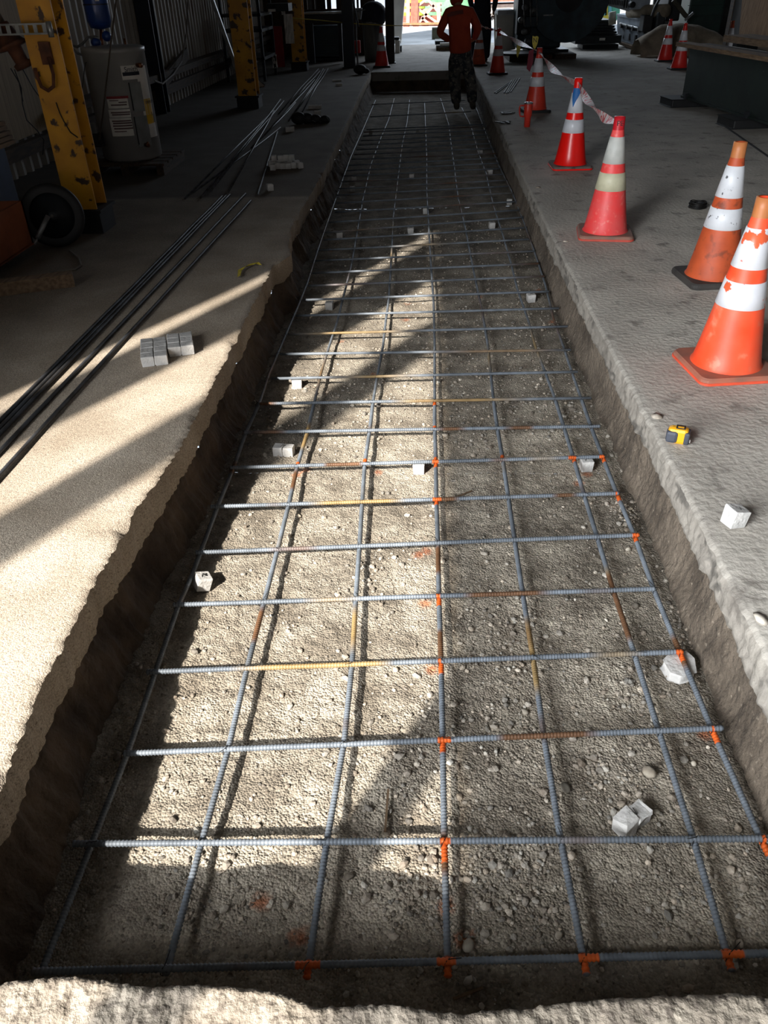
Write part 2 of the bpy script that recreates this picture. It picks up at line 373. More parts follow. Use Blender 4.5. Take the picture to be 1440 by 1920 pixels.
# loose gravel on the bed (uncountable)
ico = [(0, 0, -1), (.72, -.53, -.45), (-.28, -.85, -.45), (-.89, 0, -.45), (-.28, .85, -.45), (.72, .53, -.45), (.28, -.85, .45), (-.72, -.53, .45), (-.72, .53, .45), (.28, .85, .45), (.89, 0, .45), (0, 0, 1)]
icf = [(0, 1, 2), (1, 0, 5), (0, 2, 3), (0, 3, 4), (0, 4, 5), (1, 5, 10), (2, 1, 6), (3, 2, 7), (4, 3, 8), (5, 4, 9), (1, 10, 6), (2, 6, 7), (3, 7, 8), (4, 8, 9), (5, 9, 10), (6, 10, 11), (7, 6, 11), (8, 7, 11), (9, 8, 11), (10, 9, 11)]
def stone(mb, c, r, col, flat=.65):
    M = Matrix.Rotation(random.uniform(0, 6.28), 3, 'Z') @ Matrix.Rotation(random.uniform(-.4, .4), 3, 'X')
    sx, sy = random.uniform(.8, 1.3), random.uniform(.7, 1.0)
    vs = [Vector(c) + M @ Vector((v[0] * r * sx * random.uniform(.82, 1.15), v[1] * r * sy * random.uniform(.82, 1.15), v[2] * r * flat * random.uniform(.85, 1.1))) for v in ico]
    mb.add(vs, icf, [col] * 12)
mb = MB(); clusters = [(P(x, y, -.35), s) for x, y, s in ((930, 1330, .10), (940, 1170, .09), (1180, 1290, .07), (760, 1420, .12), (960, 1650, .1), (700, 1060, .09), (1290, 1180, .06), (850, 1700, .1), (1150, 1470, .06), (960, 1650, .06), (1000, 560, .3), (880, 650, .3), (1170, 960, .05), (420, 1680, .09), (800, 1690, .08), (1330, 1700, .1))]
def scol():
    k = random.uniform(.5, 1.5); w = random.uniform(-.05, .06); return (k * (1 + w), k, k * (1 - w))
for i in range(6800):
    if random.random() < .42:
        q, s = random.choice(clusters); x = random.gauss(q.x, s); y = random.gauss(q.y, s * 1.2)
    else:
        x = random.uniform(-.95, .9); y = .5 + 3.6 * random.random() ** 1.3
    if not (-1.0 < x < .93 and .45 < y < 7.5): continue
    r = min(.014, .0027 * math.exp(random.gauss(.42, .52))) * (1.15 if y > 3 else 1)
    stone(mb, (x, y, gz(x, y) + r * .35), r, scol())
for i in range(2600):
    x = random.uniform(-.9, .92); y = random.uniform(3.2, 7.5); r = random.uniform(.003, .009)
    stone(mb, (x, y, gz(x, y) + r * .4), r, scol())
tag(mb.build('gravel', m_stone), 'loose fine gravel and pebbles scattered over the trench bed', 'gravel', kind='stuff')
for (px, py, r, lab) in ((878, 1775, .021, 'smooth grey oval pebble near the bottom bar of the rebar mat'), (1215, 1452, .024, 'pale lumpy rock just beyond the white spacer block with a wire'), (1060, 1478, .019, 'dark rounded rock beside the fifth long bar near the camera'), (1042, 1335, .0, ''), (985, 1333, .014, 'flat tan stone between the fourth and fifth long bars'), (710, 824, .013, 'small white pebble lying beside the third long bar'), (1048, 1752, .013, 'small round pale pebble between the two nearest right long bars'), (1232, 1522, .012, 'buff pebble right beside the wired spacer block'), (1190, 1138, .016, 'dark stone in the dirt under the sixth long bar'), (1283, 1140, .018, 'dark stone by the dirt edge near the bent right bar'), (742, 1256, .016, 'white flat stone chip in the sunlight under a cross bar'), (1178, 1030, .014, 'pale angular stone next to the outer right long bar'), (1300, 1435, .012, 'white pebble next to the outer right bar, near the blue cross bar end')):
    if not r: continue
    p = P(px, py, -.345); mb = MB(); k = .55 if 'dark' in lab else (1.25 if 'white' in lab or 'pale' in lab else .95)
    stone(mb, (p.x, p.y, gz(p.x, p.y) + r * .45), r, (k, k, k * .97), .7)
    o = mb.build('pebble' if r < .02 else 'rock', m_stone, smooth=True); s_ = o.modifiers.new('s', 'SUBSURF'); s_.levels = s_.render_levels = 2; tag(o, lab, 'stone')
for (a, b, lab) in (((885, 920), (835, 940), 'thin wood splinter on the gravel between two cross bars'), ((905, 1852), (850, 1873), 'flat brown wood chip in front of the nearest cross bar'), ((728, 1480), (722, 1560), 'grey wood sliver on the gravel in the shadow band')):
    p, q = P(*a, -.34), P(*b, -.34); tag(MB().bar(p, q, .006, .004).build('wood_splinter', m_wood), lab, 'wood')

# ------------------------------------------------------------------ the tied mat of reinforcing bars
ZL, ZT, RB = -.303, -.287, .0079
TB = [((60, 1822), (1500, 1786)), ((137, 1582), (1475, 1572)), ((232, 1413), (1355, 1365)), ((275, 1260), (1280, 1222)), ((325, 1134), (1228, 1104)),
 ((367, 1036), (1198, 1003)), ((395, 950), (1160, 925)), ((432, 877), (1133, 856)), ((458, 811), (1125, 799)), ((487, 757), (1108, 746)), ((508, 710), (1083, 697)),
 ((525, 664), (1070, 656)), ((540, 627), (1065, 612)), ((555, 592), (1048, 578)), ((567, 562.5), (1029, 546.5)), ((577, 536), (1021, 518)), ((586, 512), (1010, 494)),
 ((591, 489), (1000, 471)), ((597.5, 469.4), (991.6, 448.6)), ((607, 450), (983, 427)), ((610, 436), (984, 407)), ((617, 417), (973, 394)), ((628, 398), (966, 378)),
 ((631, 381), (961, 362)), ((631, 366), (952, 349)), ((635, 354), (949, 338)), ((641, 341), (943, 327)), ((645, 330), (938.5, 316)), ((650, 320), (935, 306)),
 ((654, 310), (932, 296.5)), ((659, 299), (929, 288)), ((664, 290), (925, 278)), ((668, 281), (921, 269)), ((672, 272), (918, 260.5)), ((676, 264), (914, 252.5)),
 ((680, 255), (912, 244)), ((682, 248), (910.5, 237)), ((687, 243), (907, 233)), ((694, 219), (883, 209)), ((697, 196), (872.5, 188)), ((706, 174.3), (848, 171.5))]
LB = [[(78, 1822), (172, 1582), (240, 1410), (292, 1258), (335, 1134), (361, 1076), (375, 1038), (407, 952), (438, 876), (461, 811), (486, 757), (505, 700), (560, 572), (576, 532), (596, 469), (610, 428), (635, 358), (657, 296), (680, 244), (704, 188)],
 [(310, 1828), (378, 1580), (428, 1405), (464, 1250), (495, 1130), (520, 1032), (541, 947.5), (558, 872), (576, 811), (589, 757), (602, 700), (617, 650), (633, 601), (643, 560), (659, 497), (668, 445), (680, 376), (695, 310), (713, 261), (728, 226), (739, 185)],
 [(575, 1835), (613, 1577), (645, 1393), (660, 1247), (667, 1124), (674, 1025), (679, 942), (684, 868), (693, 809), (699.5, 753.5), (707, 708), (718, 650), (723, 605), (729, 560), (734, 480), (737, 410), (747.5, 324), (754, 271.5), (763, 230), (768, 188)],
 [(840, 1832), (833, 1573), (830, 1388), (827, 1241), (823, 1120), (821, 1020), (818, 937), (817, 862), (815, 800), (815, 750), (815, 643), (813, 567), (808, 497), (805, 445), (800, 358), (800, 296), (798, 247), (796, 192)],
 [(1100, 1828), (1051, 1573), (1020, 1382), (1000, 1238), (980, 1113), (965, 1013), (953, 932), (942, 858), (932, 800), (925, 748), (914, 643), (904, 584), (895, 542), (881, 473), (872.5, 428), (859, 372), (852, 317), (845, 264.6), (841, 233), (826, 185)],
 [(1372, 1820), (1300, 1573), (1235, 1370), (1190, 1228), (1150, 1107), (1120, 1008), (1095, 928), (1075, 858), (1057, 800), (1040, 746), (1004, 650), (990.5, 601), (970, 542), (959, 497), (942, 438), (925, 386), (911, 324), (895, 282), (883, 237), (865.5, 202)],
 [(1520, 1760), (1425, 1570), (1335, 1368), (1275, 1224), (1226, 1106), (1190, 1005), (1157, 927), (1130, 857), (1108, 800), (1090, 748), (1072, 697), (1056.5, 650), (1039, 601), (1022, 532), (1001, 469), (980, 410), (959, 358), (935, 310), (918, 268), (907, 240), (890, 195)]]
opaint = [P(x, y, -.30) for x, y in ((556, 872), (686, 867), (817, 863), (817, 872), (942, 860), (1073, 862), (1131, 862), (827, 1254), (831, 1400), (835, 1590), (835, 1600), (1338, 1382), (1275, 1232), (1430, 1592), (575, 1818), (585, 1818), (839, 1815), (1095, 1808), (1110, 1806), (1368, 1800), (1380, 1800), (728, 562), (728, 575), (814, 560), (899, 554), (820, 803), (818, 757), (821, 942), (823, 1128), (1066, 562), (1192, 1010), (1157, 935))]
def steel(p, rusty):
    k = .8 + .35 * nz(p.x * 3, p.y * 3, 4); c = [.22 * k, .25 * k, .285 * k]
    w = max(0, min(1, (nz(p.x * 2.1, p.y * 2.1, rusty) - .40) * 7))
    c = [a * (1 - w) + b * w for a, b in zip(c, (.34, .23, .10))]
    w = max(0, min(1, (nz(p.x * 4.1, p.y * 4.1, rusty + 9) - .35) * 7)); c = [a * (1 - w) + b * w for a, b in zip(c, (.16, .08, .04))]
    for q in opaint:
        if (p - q).length < .024 + .01 * nz(p.x * 80, p.y * 80): c = [.74, .13, .02]
    return tuple(c)
def rebar(pts, r, rusty, nearY=3.6, n=8):
    """A deformed bar: cross ribs every 9 mm where near, plain further away."""
    mb = MB(); path = []; rad = []
    for a, b in zip(pts, pts[1:]):
        L = (b - a).length
        if min(a.y, b.y) < nearY:
            k = max(2, int(L / .0095)) * 3
            for i in range(k): path.append(a.lerp(b, i / k)); rad.append(r * (.97, 1.25, .97)[i % 3])
        else:
            k = max(1, int(L / .25))
            for i in range(k): path.append(a.lerp(b, i / k)); rad.append(r)
    path.append(pts[-1]); rad.append(r)
    cols = []
    for p in path: cols += [steel(p, rusty)] * n
    mb.tube(path, rad, n, True, cols); return mb
mat_t = thing('rebar_mat', 'grid of ribbed steel reinforcing bars tied together on the trench bed', 'rebar mat', (0, .9, -.3))
TW = []
for i, (a, b) in enumerate(TB):
    p, q = P(*a, ZT), P(*b, ZT)
    if q.x > .95: q = p.lerp(q, (0.868 - p.x) / (q.x - p.x))
    n = 6 if i < 16 else 2
    pts = [p.lerp(q, k / n) + Vector((0, 0, .0015 * nz(k * 2.2, i * 3.1))) for k in range(n + 1)]; pts[0] = p; pts[-1] = q
    TW.append((p, q)); o = rebar(pts, RB, i * 7.7).build('cross_bar', m_rebar, mat_t, smooth=True)
LW = []
for i, l in enumerate(LB):
    pts = [P(*a, ZL) for a in l]; LW.append(pts)
    o = rebar(pts, RB, 50 + i * 3.3).build('long_bar', m_rebar, mat_t, smooth=True)
ties = MB(); nt_ = 0
for i, (p, q) in enumerate(TW):
    for j, l in enumerate(LW):
        # crossing point of the two bars seen from above
        for a, b in zip(l, l[1:]):
            d1 = q.xy - p.xy if hasattr(q, 'xy') else None
            r_ = Vector((q.x - p.x, q.y - p.y)); s_ = Vector((b.x - a.x, b.y - a.y)); den = r_.x * s_.y - r_.y * s_.x
            if abs(den) < 1e-9: continue
            w = Vector((a.x - p.x, a.y - p.y)); tt = (w.x * s_.y - w.y * s_.x) / den; uu = (w.x * r_.y - w.y * r_.x) / den
            if -.02 <= tt <= 1.02 and 0 <= uu < 1:
                c = Vector((p.x + r_.x * tt, p.y + r_.y * tt, (ZL + ZT) / 2)); R = .0105; s2 = math.sqrt(.5)
                mb = ties if nt_ >= 98 else MB()
                ring = [c + Vector((math.cos(k * PI / 5) * R * 1.25 * s2, math.cos(k * PI / 5) * R * 1.25 * s2, math.sin(k * PI / 5) * R * 1.5)) for k in range(11)]
                mb.tube(ring, .0011, 5)
                if nt_ < 98:
                    top_ = c + Vector((0, 0, .016)); a_ = random.uniform(0, 6.28); dv = Vector((math.cos(a_), math.sin(a_), .4))
                    mb.tube([top_, top_ + dv * .012, top_ + dv * .03 + Vector((0, 0, .006 * random.uniform(-1, 1)))], .001, 5)
                    mb.build('tie_wire', m_wire, mat_t)
                nt_ += 1; break
o = ties.build('tie_wire', m_wire, mat_t); o['kind'] = 'stuff'
# ------------------------------------------------------------------ traffic cones
def mcol(name, a, b=None, **k): return mat(name, a, b, **k)
m_orange = mcol('cone_orange', (246, 74, 34), (238, 96, 62), rough=.5, scale=6, c=(226, 130, 100), cscale=14, clo=.6, chi=.75)
m_brownor = mcol('cone_dirty_orange', (196, 84, 42), (172, 72, 36), rough=.6, scale=9, c=(130, 60, 36), cscale=22, clo=.55, chi=.7)
m_fadedred = mcol('cone_faded_red', (240, 62, 62), (232, 84, 82), rough=.5, scale=9, c=(238, 120, 110), cscale=30, clo=.58, chi=.72)
m_brightred = mcol('cone_bright_red', (248, 20, 14), (240, 24, 16), rough=.3)
m_orred = mcol('cone_orange_red', (226, 62, 40), (210, 56, 36), rough=.4, scale=8, c=(240, 170, 150), cscale=60, clo=.66, chi=.72)
m_darkred = mcol('cone_red', (224, 44, 36), (206, 38, 32), rough=.35)
m_coneb = mcol('cone_base_dusty', (112, 100, 92), (90, 80, 74), rough=.85, scale=12, c=(70, 62, 58), cscale=18)
m_colw = mcol('collar_white', (224, 226, 230), (206, 208, 214), rough=.3)
m_colp = mcol('collar_peeling', (230, 231, 234), (214, 215, 220), rough=.35, scale=9, c=(222, 96, 58), cscale=8, clo=.575, chi=.59)
m_cols = mcol('collar_scuffed', (226, 228, 231), (208, 210, 214), rough=.4, scale=9, c=(92, 92, 94), cscale=34, clo=.63, chi=.67)
m_colc = mcol('collar_cream', (208, 204, 176), (190, 186, 156), rough=.5, scale=12)
m_colf = mcol('collar_faded', (206, 206, 200), (186, 188, 182), rough=.5, scale=12, c=(110, 130, 126), cscale=14, clo=.68, chi=.72)
CH = .745
def crad(z): return .148 + (.033 - .148) * min(1, max(0, (z - .035) / (CH - .05 - .035)))
def cone(px, py, label, body, col1=None, col2=None, base=None, rot=0.0, top=None, rubber=None, tilt=(0, 0)):
    c = P(px, py, 0); t = thing('traffic_cone', label, 'traffic cone', c, 'traffic cones')
    bm_ = MB(); s = .185; n = 5; out = []
    for cx_, cy_, a0 in ((1, 1, 0), (-1, 1, 90), (-1, -1, 180), (1, -1, 270)):
        for k in range(n + 1):
            a = math.radians(a0 + 90 * k / n); out.append((cx_ * (s - .04) + .04 * math.cos(a), cy_ * (s - .04) + .04 * math.sin(a)))
    R = Matrix.Rotation(rot, 2); out = [R @ Vector(p) for p in out]; m = len(out); vs = []
    for z, k in ((0, .985), (.012, 1.0), (.026, .985), (.034, .95)): vs += [(c.x + p.x * k, c.y + p.y * k, z) for p in out]
    fs = [(i * m + k, i * m + (k + 1) % m, (i + 1) * m + (k + 1) % m, (i + 1) * m + k) for i in range(3) for k in range(m)]
    bm_.add(vs, fs + [tuple(reversed(range(m))), tuple(range(3 * m, 4 * m))]); bm_.build('base', base or m_coneb, t)
    if rubber:      # thin coloured rim of the base moulding
        rb = MB(); vs = []
        for z, k in ((.001, .99), (.004, 1.012), (.013, 1.012), (.016, .99)): vs += [(c.x + p.x * k, c.y + p.y * k, z) for p in out]
        rb.add(vs, fs); rb.build('base_rim', rubber, t)
    b = MB(); prof = [(crad(.03) + .012, .03), (crad(.045) + .002, .045)] + [(crad(z), z) for z in (.12, .3, .45, .6, .67)] + [(crad(CH - .055), CH - .055), (.033, CH - .05), (.030, CH - .03), (.033, CH - .028), (.033, CH), (.026, CH), (.024, CH - .06)]
    b.lathe(prof, c, 40, False); bo = b.build('cone_body', body, t, smooth=True)
    for z0, z1, mm in ((.305, .415, col2), (.47, .63, col1)):
        if mm: MB().lathe([(crad(z0) + .0005, z0), (crad(z0) + .0028, z0 + .001), (crad(z1) + .0028, z1 - .001), (crad(z1) + .0005, z1)], c, 40, False).build('reflective_collar', mm, t, smooth=True)
    if top: MB().lathe([(.0375, CH - .075), (.0365, CH - .04), (.0355, CH + .002), (.026, CH + .002)], c, 32, False).build('cone_top', top, t, smooth=True)
    return t, c
m_toptan = mcol('cone_top_tan', (196, 124, 72), (172, 104, 58), rough=.5)
cone(1358, 690, 'large bright orange traffic cone with torn peeling white collars, nearest at the right edge', m_orange, m_colp, m_colp, mcol('cone_base_red_dust', (170, 100, 78), (136, 92, 76), rough=.8, scale=9), .12, m_toptan, mcol('rim_orange', (232, 88, 58), rough=.6))
cone(1333, 524, 'dirty brownish orange traffic cone with scuffed white collars and a black base', m_brownor, m_cols, m_cols, mcol('cone_base_black', (62, 58, 54), (44, 42, 40), rough=.8), .1, m_toptan)
t, c = cone(1133, 440, 'faded red traffic cone with a cream lower collar and black letters at its top', m_fadedred, m_colf, m_colc, mcol('cone_base_brown_dust', (150, 104, 88), (122, 98, 86), rough=.8, scale=9), -.12, mcol('tape_red', (214, 30, 44), rough=.4), mcol('rim_red', (206, 82, 66), rough=.6))
nv = Vector((-c.x * .5 + .35, -c.y, 0)).normalized(); text('PE', t, 'lettering', facing(c + nv * .0375 + Vector((0, 0, CH - .035)), nv + Vector((0, 0, .12))), .042, m_black)
t, c = cone(1068, 313, 'glossy bright red traffic cone with a patch of blue tape near its top', m_brightred, m_colw, m_colw, None, .02, m_brightred, m_brightred)
m_bluetape = mat('blue_tape', (30, 108, 178), (26, 96, 164), .6)
b = MB(); rows = []
for z_, a0_, a1_ in ((.67, -2.7, -1.05), (.63, -2.65, -1.2), (.6, -2.55, -1.5), (.57, -2.4, -1.8), (.54, -2.25, -2.0), (.52, -2.15, -2.1)):
    r_ = crad(z_) + .006; rows.append([(c.x + r_ * math.cos(a0_ + (a1_ - a0_) * k / 8), c.y + r_ * math.sin(a0_ + (a1_ - a0_) * k / 8), z_) for k in range(9)])
v, f = sheet(rows); b.add(v, f); b.build('blue_tape', m_bluetape, t)
cone(1003, 209, 'orange red traffic cone with scratched body standing behind the red tumbler', m_orred, m_colw, m_colw, mcol('cone_base_dark', (50, 50, 50), (36, 36, 36), rough=.8), .1, mcol('cone_top_dull', (190, 50, 40), rough=.5))
cone(932, 139, 'traffic cone right of the worker in orange, where the tape runs down from', m_orred, m_colw, m_colw, m_black, .08)
cone(716, 126, 'red traffic cone at the far left corner of the trench by the dark post', m_darkred, m_colw, m_colw, m_black, .05)
cone(1246, 115, 'left of the two red traffic cones in front of the tan canvas sack', m_darkred, m_colw, m_colw, m_black, 0)
cone(1272, 130, 'right of the two red traffic cones, partly behind the board on the green beam', m_darkred, m_colw, m_colw, m_black, 0)
cone(1358, 124, 'traffic cone half hidden between the two planks, only its white collar showing', m_brownor, m_colw, m_colw, m_black, 0)
cone(897, 123, 'dull orange traffic cone mostly hidden behind the worker in orange', m_brownor, m_colw, m_colw, m_black, 0)

# ------------------------------------------------------------------ barrier tape, tags
m_tape = mat('barrier_tape_white_red', (226, 214, 212), (222, 200, 198), .5, scale=30, c=(196, 40, 44), cscale=22, clo=.52, chi=.56)
m_tapey = mat('yellow_tape', (196, 178, 60), (176, 158, 48), .5)
def conetop(px, py): p = P(px, py, 0); return Vector((p.x, p.y, CH - .045))
def ribbon(mb, a, b, sag, w, turns, n=40, ph=0):
    vs = []
    for i in range(n + 1):
        u = i / n; p = a.lerp(b, u) - Vector((0, 0, sag * 4 * u * (1 - u))); t = (b - a).normalized()
        x = t.cross(Vector((0, 0, 1))).normalized(); y = x.cross(t); th = ph + turns * 2 * PI * u; ww = w * (.55 + .45 * math.sin(PI * u))
        d = (x * math.cos(th) + y * math.sin(th)) * ww / 2; e = d.cross(t).normalized() * .0006
        vs += [p - d + e, p + d + e, p + d - e, p - d - e]
    fs = [(i * 4 + k, i * 4 + (k + 1) % 4, (i + 1) * 4 + (k + 1) % 4, (i + 1) * 4 + k) for i in range(n) for k in range(4)]
    mb.add(vs, fs)
ends = [conetop(1133, 440), conetop(1068, 313), conetop(1003, 209), conetop(932, 139)]
bt = thing('barrier_tape', 'twisted white and red barrier tape strung between the right cones', 'barrier tape', ends[0])
for i, (a, b) in enumerate(zip(ends, ends[1:])):
    mb = MB(); off = Vector((0, 0, 0)); d = (b - a).normalized(); ribbon(mb, a + d * .035, b - d * .035, .06 if i < 2 else .02, .07, .8, 40, i * 1.1); mb.build('tape_span', m_tape, bt)
wp = PY(897, 47, 17.2); mb = MB(); ribbon(mb, ends[3], wp, .01, .04, 2); mb.build('tape_span', m_tape, bt)
def tagscrap(px, py, Y, w, h, rot, label, n=None):
    c = PY(px, py, Y); t = thing('tape_scrap', label, 'tape', c); M = Matrix.Rotation(rot, 3, 'Y')
    poly = [c + M @ Vector((x * w, 0, z * h)) for x, z in ((-.5, .5), (-.1, .44), (.2, .5), (.5, .42), (.42, -.1), (.12, -.5), (-.2, -.36), (-.42, -.05))]
    MB().prism(poly, (0, .003, 0)).build('tape_piece', m_tapey, t)
    if n: text(n, t, 'lettering', facing(c + Vector((0, -.003, h * .16)), (0, -1, .1)), h * .5, m_black)
    return t
cN = ends[2]; tagscrap(1003, 80, cN.y - .01, .08, .15, .05, 'yellow tape end with a black letter N standing up from a cone top', 'N')
tagscrap(972, 92, 14.2, .07, .24, .1, 'yellow tape scrap dangling from the barrier tape beyond the cones')
mb = MB(); c = PY(995, 112, cN.y - .05); mb.prism([c + Vector(v) for v in ((-.03, 0, .1), (.03, 0, .12), (.035, 0, -.02), (0, 0, -.14), (-.045, 0, -.1))], (0, .006, 0)); tag(mb.build('red_ribbon', mat('maroon_ribbon', (120, 22, 44), rough=.7)), 'dark red ribbon tied on the cone behind the tumbler', 'ribbon')
mb = MB(); a = PY(548, 34, 18.4); b = PY(735, 48, 19.6); c = PY(830, 47, 14.55)
pts = [a, PY(600, 38, 18.8), PY(660, 44, 19.2), b, PY(790, 48, 17), c]; mb.tube(pts, .008, 6)
tag(mb.build('barrier_rope', m_tapey), 'thin yellow line strung from the yellow column to the worker', 'rope')

# ------------------------------------------------------------------ small things on the right slab
c = P(988, 238); t = thing('tumbler', 'red insulated tumbler with handle, lid and straw by the trench edge', 'cup', c)
m_tum = mat('tumbler_red', (222, 62, 46), (212, 56, 42), .35); 
MB().lathe([(.03, 0), (.037, .003), (.039, .105), (.049, .125), (.05, .25), (.047, .255)], c, 28).build('cup_body', m_tum, t, smooth=True)
MB().lathe([(.05, .252), (.052, .256), (.052, .268), (.04, .272), (.01, .272)], c, 28).build('lid', m_galv, t)
MB().tube([c + Vector(v) for v in ((-.045, 0, .235), (-.098, 0, .235), (-.106, 0, .21), (-.1, 0, .15), (-.09, 0, .12), (-.045, 0, .115))], .009, 8).build('handle', m_tum, t, smooth=True)
MB().tube([c + Vector((.005, 0, .26)), c + Vector((-.01, 0, .34))], .004, 8).build('straw', mat('straw_red', (150, 60, 54)), t)
c = P(1307, 390); t = thing('wire_coil', 'small coil of black tie wire on the grey floor by the cones', 'wire coil', c)
mb = MB()
for k in range(7):
    z = .007 + k * .0062; r = .062 + .004 * math.sin(k * 2.1); mb.tube([c + Vector((r * math.cos(a * PI / 12), r * math.sin(a * PI / 12), z + .003 * math.sin(a + k))) for a in range(25)], .0042, 6)
mb.build('coil', m_wire, t, smooth=True); MB().lathe([(.03, .006), (.046, .008), (.046, .04), (.03, .042)], c, 24, False).build('inner_band', m_black, t)
# tape measure
c = P(1268, 829); t = thing('tape_measure', 'yellow and black tape measure lying on the right slab', 'tape measure', c); R = Matrix.Rotation(-.35, 3, 'Z')
m_ty = mat('yellow_plastic', (240, 176, 30), (230, 166, 24), .4); m_tb = mat('grey_black_rubber', (72, 76, 86), (58, 62, 70), .6)
def rbox(cc, d, name, mm, par, bev=.004):
    return MB().box(cc, d, R).build(name, mm, par, bevel=bev)
rbox(c + Vector((0, 0, .033)), (.076, .044, .066), 'case', m_ty, t, .014)
rbox(c + R @ Vector((-.020, -.004, .030)), (.045, .052, .050), 'rubber_grip', m_tb, t, .012)
rbox(c + R @ Vector((.034, 0, .030)), (.020, .052, .050), 'rubber_grip', m_tb, t, .006)
rbox(c + R @ Vector((.006, 0, .067)), (.034, .030, .004), 'lock_button', m_black, t, .001)
rbox(c + R @ Vector((.006, -.006, .0695)), (.022, .01, .002), 'button_label', m_ty, t, 0)
rbox(c + R @ Vector((.0465, -.006, .018)), (.004, .014, .012), 'blade_hook', m_white, t, 0)
# concrete spacer blocks
def dobie(px, py, z, label, s=.056, nx=1, rot=0.0, tilt=0.0, wire=True, hgt=None, broken=False, gap=.004, ny=1, skip=()):
    c = P(px, py, z); zz = gz(c.x, c.y) if z < -.1 else z; c.z = zz
    t = thing('spacer_block', label, 'concrete spacer', c, 'concrete spacer blocks'); M = Matrix.Rotation(rot, 3, 'Z') @ Matrix.Rotation(tilt, 3, 'Y'); h = hgt or s * .95
    mb = MB(); n = 0
    for i in range(nx):
        for j in range(ny):
            if (i, j) in skip: continue
            o = M @ Vector(((i - (nx - 1) / 2) * s, (j - (ny - 1) / 2) * s, h / 2 + (abs(math.sin(tilt)) * s * .5)))
            k = .5 * s - gap / 2 * .6; vs = []
            for sz, kk in ((-.5, .93), (.42, 1.0), (.5, .94)):
                for sx, sy in ((-1, -1), (1, -1), (1, 1), (-1, 1)):
                    jx = random.uniform(-.0018, .0018) * (3 if broken else 1); vs.append(c + o + M @ Vector((sx * k * kk + jx, sy * k * kk + jx, sz * h + (jx if sz > 0 else 0))))
            mb.add(vs, [(0, 1, 2, 3)[::-1], (8, 9, 10, 11)] + [(q * 4 + a, q * 4 + (a + 1) % 4, (q + 1) * 4 + (a + 1) % 4, (q + 1) * 4 + a) for q in (0, 1) for a in range(4)])
    if nx * ny > 1:
        mb.box(c + M @ Vector((0, 0, h * .42)), (s * nx - .012, s * ny - .012, h * .7), M) if not skip else None
    mb.build('block', m_dobie, t, bevel=.0025)
    if wire:
        tp = c + M @ Vector((0, 0, h + abs(math.sin(tilt)) * s * .5))
        MB().tube([tp + M @ Vector(v) for v in ((-.01, -.012, 0), (-.004, .01, .0035), (.005, -.008, .0035), (.011, .012, .002))], .0012, 5).build('tie_wire', m_wire, t)
    return t, c, M, h
dl = [(785, 884, 0, 'white concrete spacer in the sunlight hanging under the cross bar, centre'), (1098, 880, .1, 'pale spacer cube under the cross bar near its right end'),
 (557, 726, .25, 'sunlit white spacer between the two leftmost long bars'), (618, 578, -.1, 'spacer cube by the second long bar in the shadow below the thin light streak'),
 (770, 438, 0, 'grey spacer cube at the tip of the thin light streak'), (637, 447, .1, 'spacer cube in the dark left of the thin light streak'), (922, 427, .1, 'spacer cube beside the sixth long bar in the shade'),
 (995, 566, .2, 'pale spacer cube between the two right long bars'), (798, 400, 0, 'small spacer straddled by the fourth long bar in the shade'), (955, 384, -.1, 'white spacer cube near the right ends of the far cross bars'),
 (661, 359, 0, 'lower of two spacer cubes near the left end of the far cross bars'), (664, 341, .1, 'upper of two spacer cubes near the left end of the far cross bars'), (772, 336, 0, 'spacer cube in the dark middle of the far grid'),
 (918, 328, .3, 'leaning white spacer near the right side of the far grid'), (783, 247, 0, 'tiny far spacer in the middle of the mat, where the closely spaced bars end'), (695, 252, 0, 'tiny far spacer by the left long bar in deep shade'), (901, 290, 0, 'far spacer by the right long bar beneath the slab edge')]
for x, y, r, l in dl: dobie(x, y, -.35, l, rot=r, s=.052 if y < 300 else .056)
dobie(533, 852, -.35, 'long white double spacer block lying left of the second long bar', nx=2, rot=-.12, s=.05)
dobie(376, 1106, -.35, 'tilted white spacer cube at the shadow edge near the left long bar', s=.058, rot=.55, tilt=.35)
dobie(1182, 1545, -.35, 'broken double spacer block with bent wire on top, nearest the camera', s=.05, nx=2, rot=.62, broken=True)
dobie(1372, 985, 0, 'rough white spacer block with a curled wire on the right slab', s=.062, rot=.3, tilt=.12, broken=True)
# broken chunk pinned under the bar
c = P(1272, 1262, -.345); c.z = gz(c.x, c.y); t = thing('concrete_chunk', 'broken white chunk of concrete under the right end of a cross bar', 'concrete chunk', c)
poly = [c + Vector(v) for v in ((-.04, -.03, 0), (-.01, -.045, 0), (.035, -.03, 0), (.045, .03, 0), (.03, .06, 0), (-.02, .05, 0), (-.05, .02, 0))]
mb = MB(); mb.prism(poly, (.004, .002, .034)); mb.build('chunk', m_dobie, t, bevel=.004)
# scored spacer sheets on the left slab
t1 = dobie(291, 668, 0, 'left half of the scored white spacer slab on the beige floor', s=.064, nx=2, ny=4, rot=.3, wire=False, hgt=.05)
t1 = dobie(340, 654, 0, 'right half of the scored white spacer slab, casting a dark shadow', s=.064, nx=2, ny=3, rot=.3, wire=False, hgt=.05)
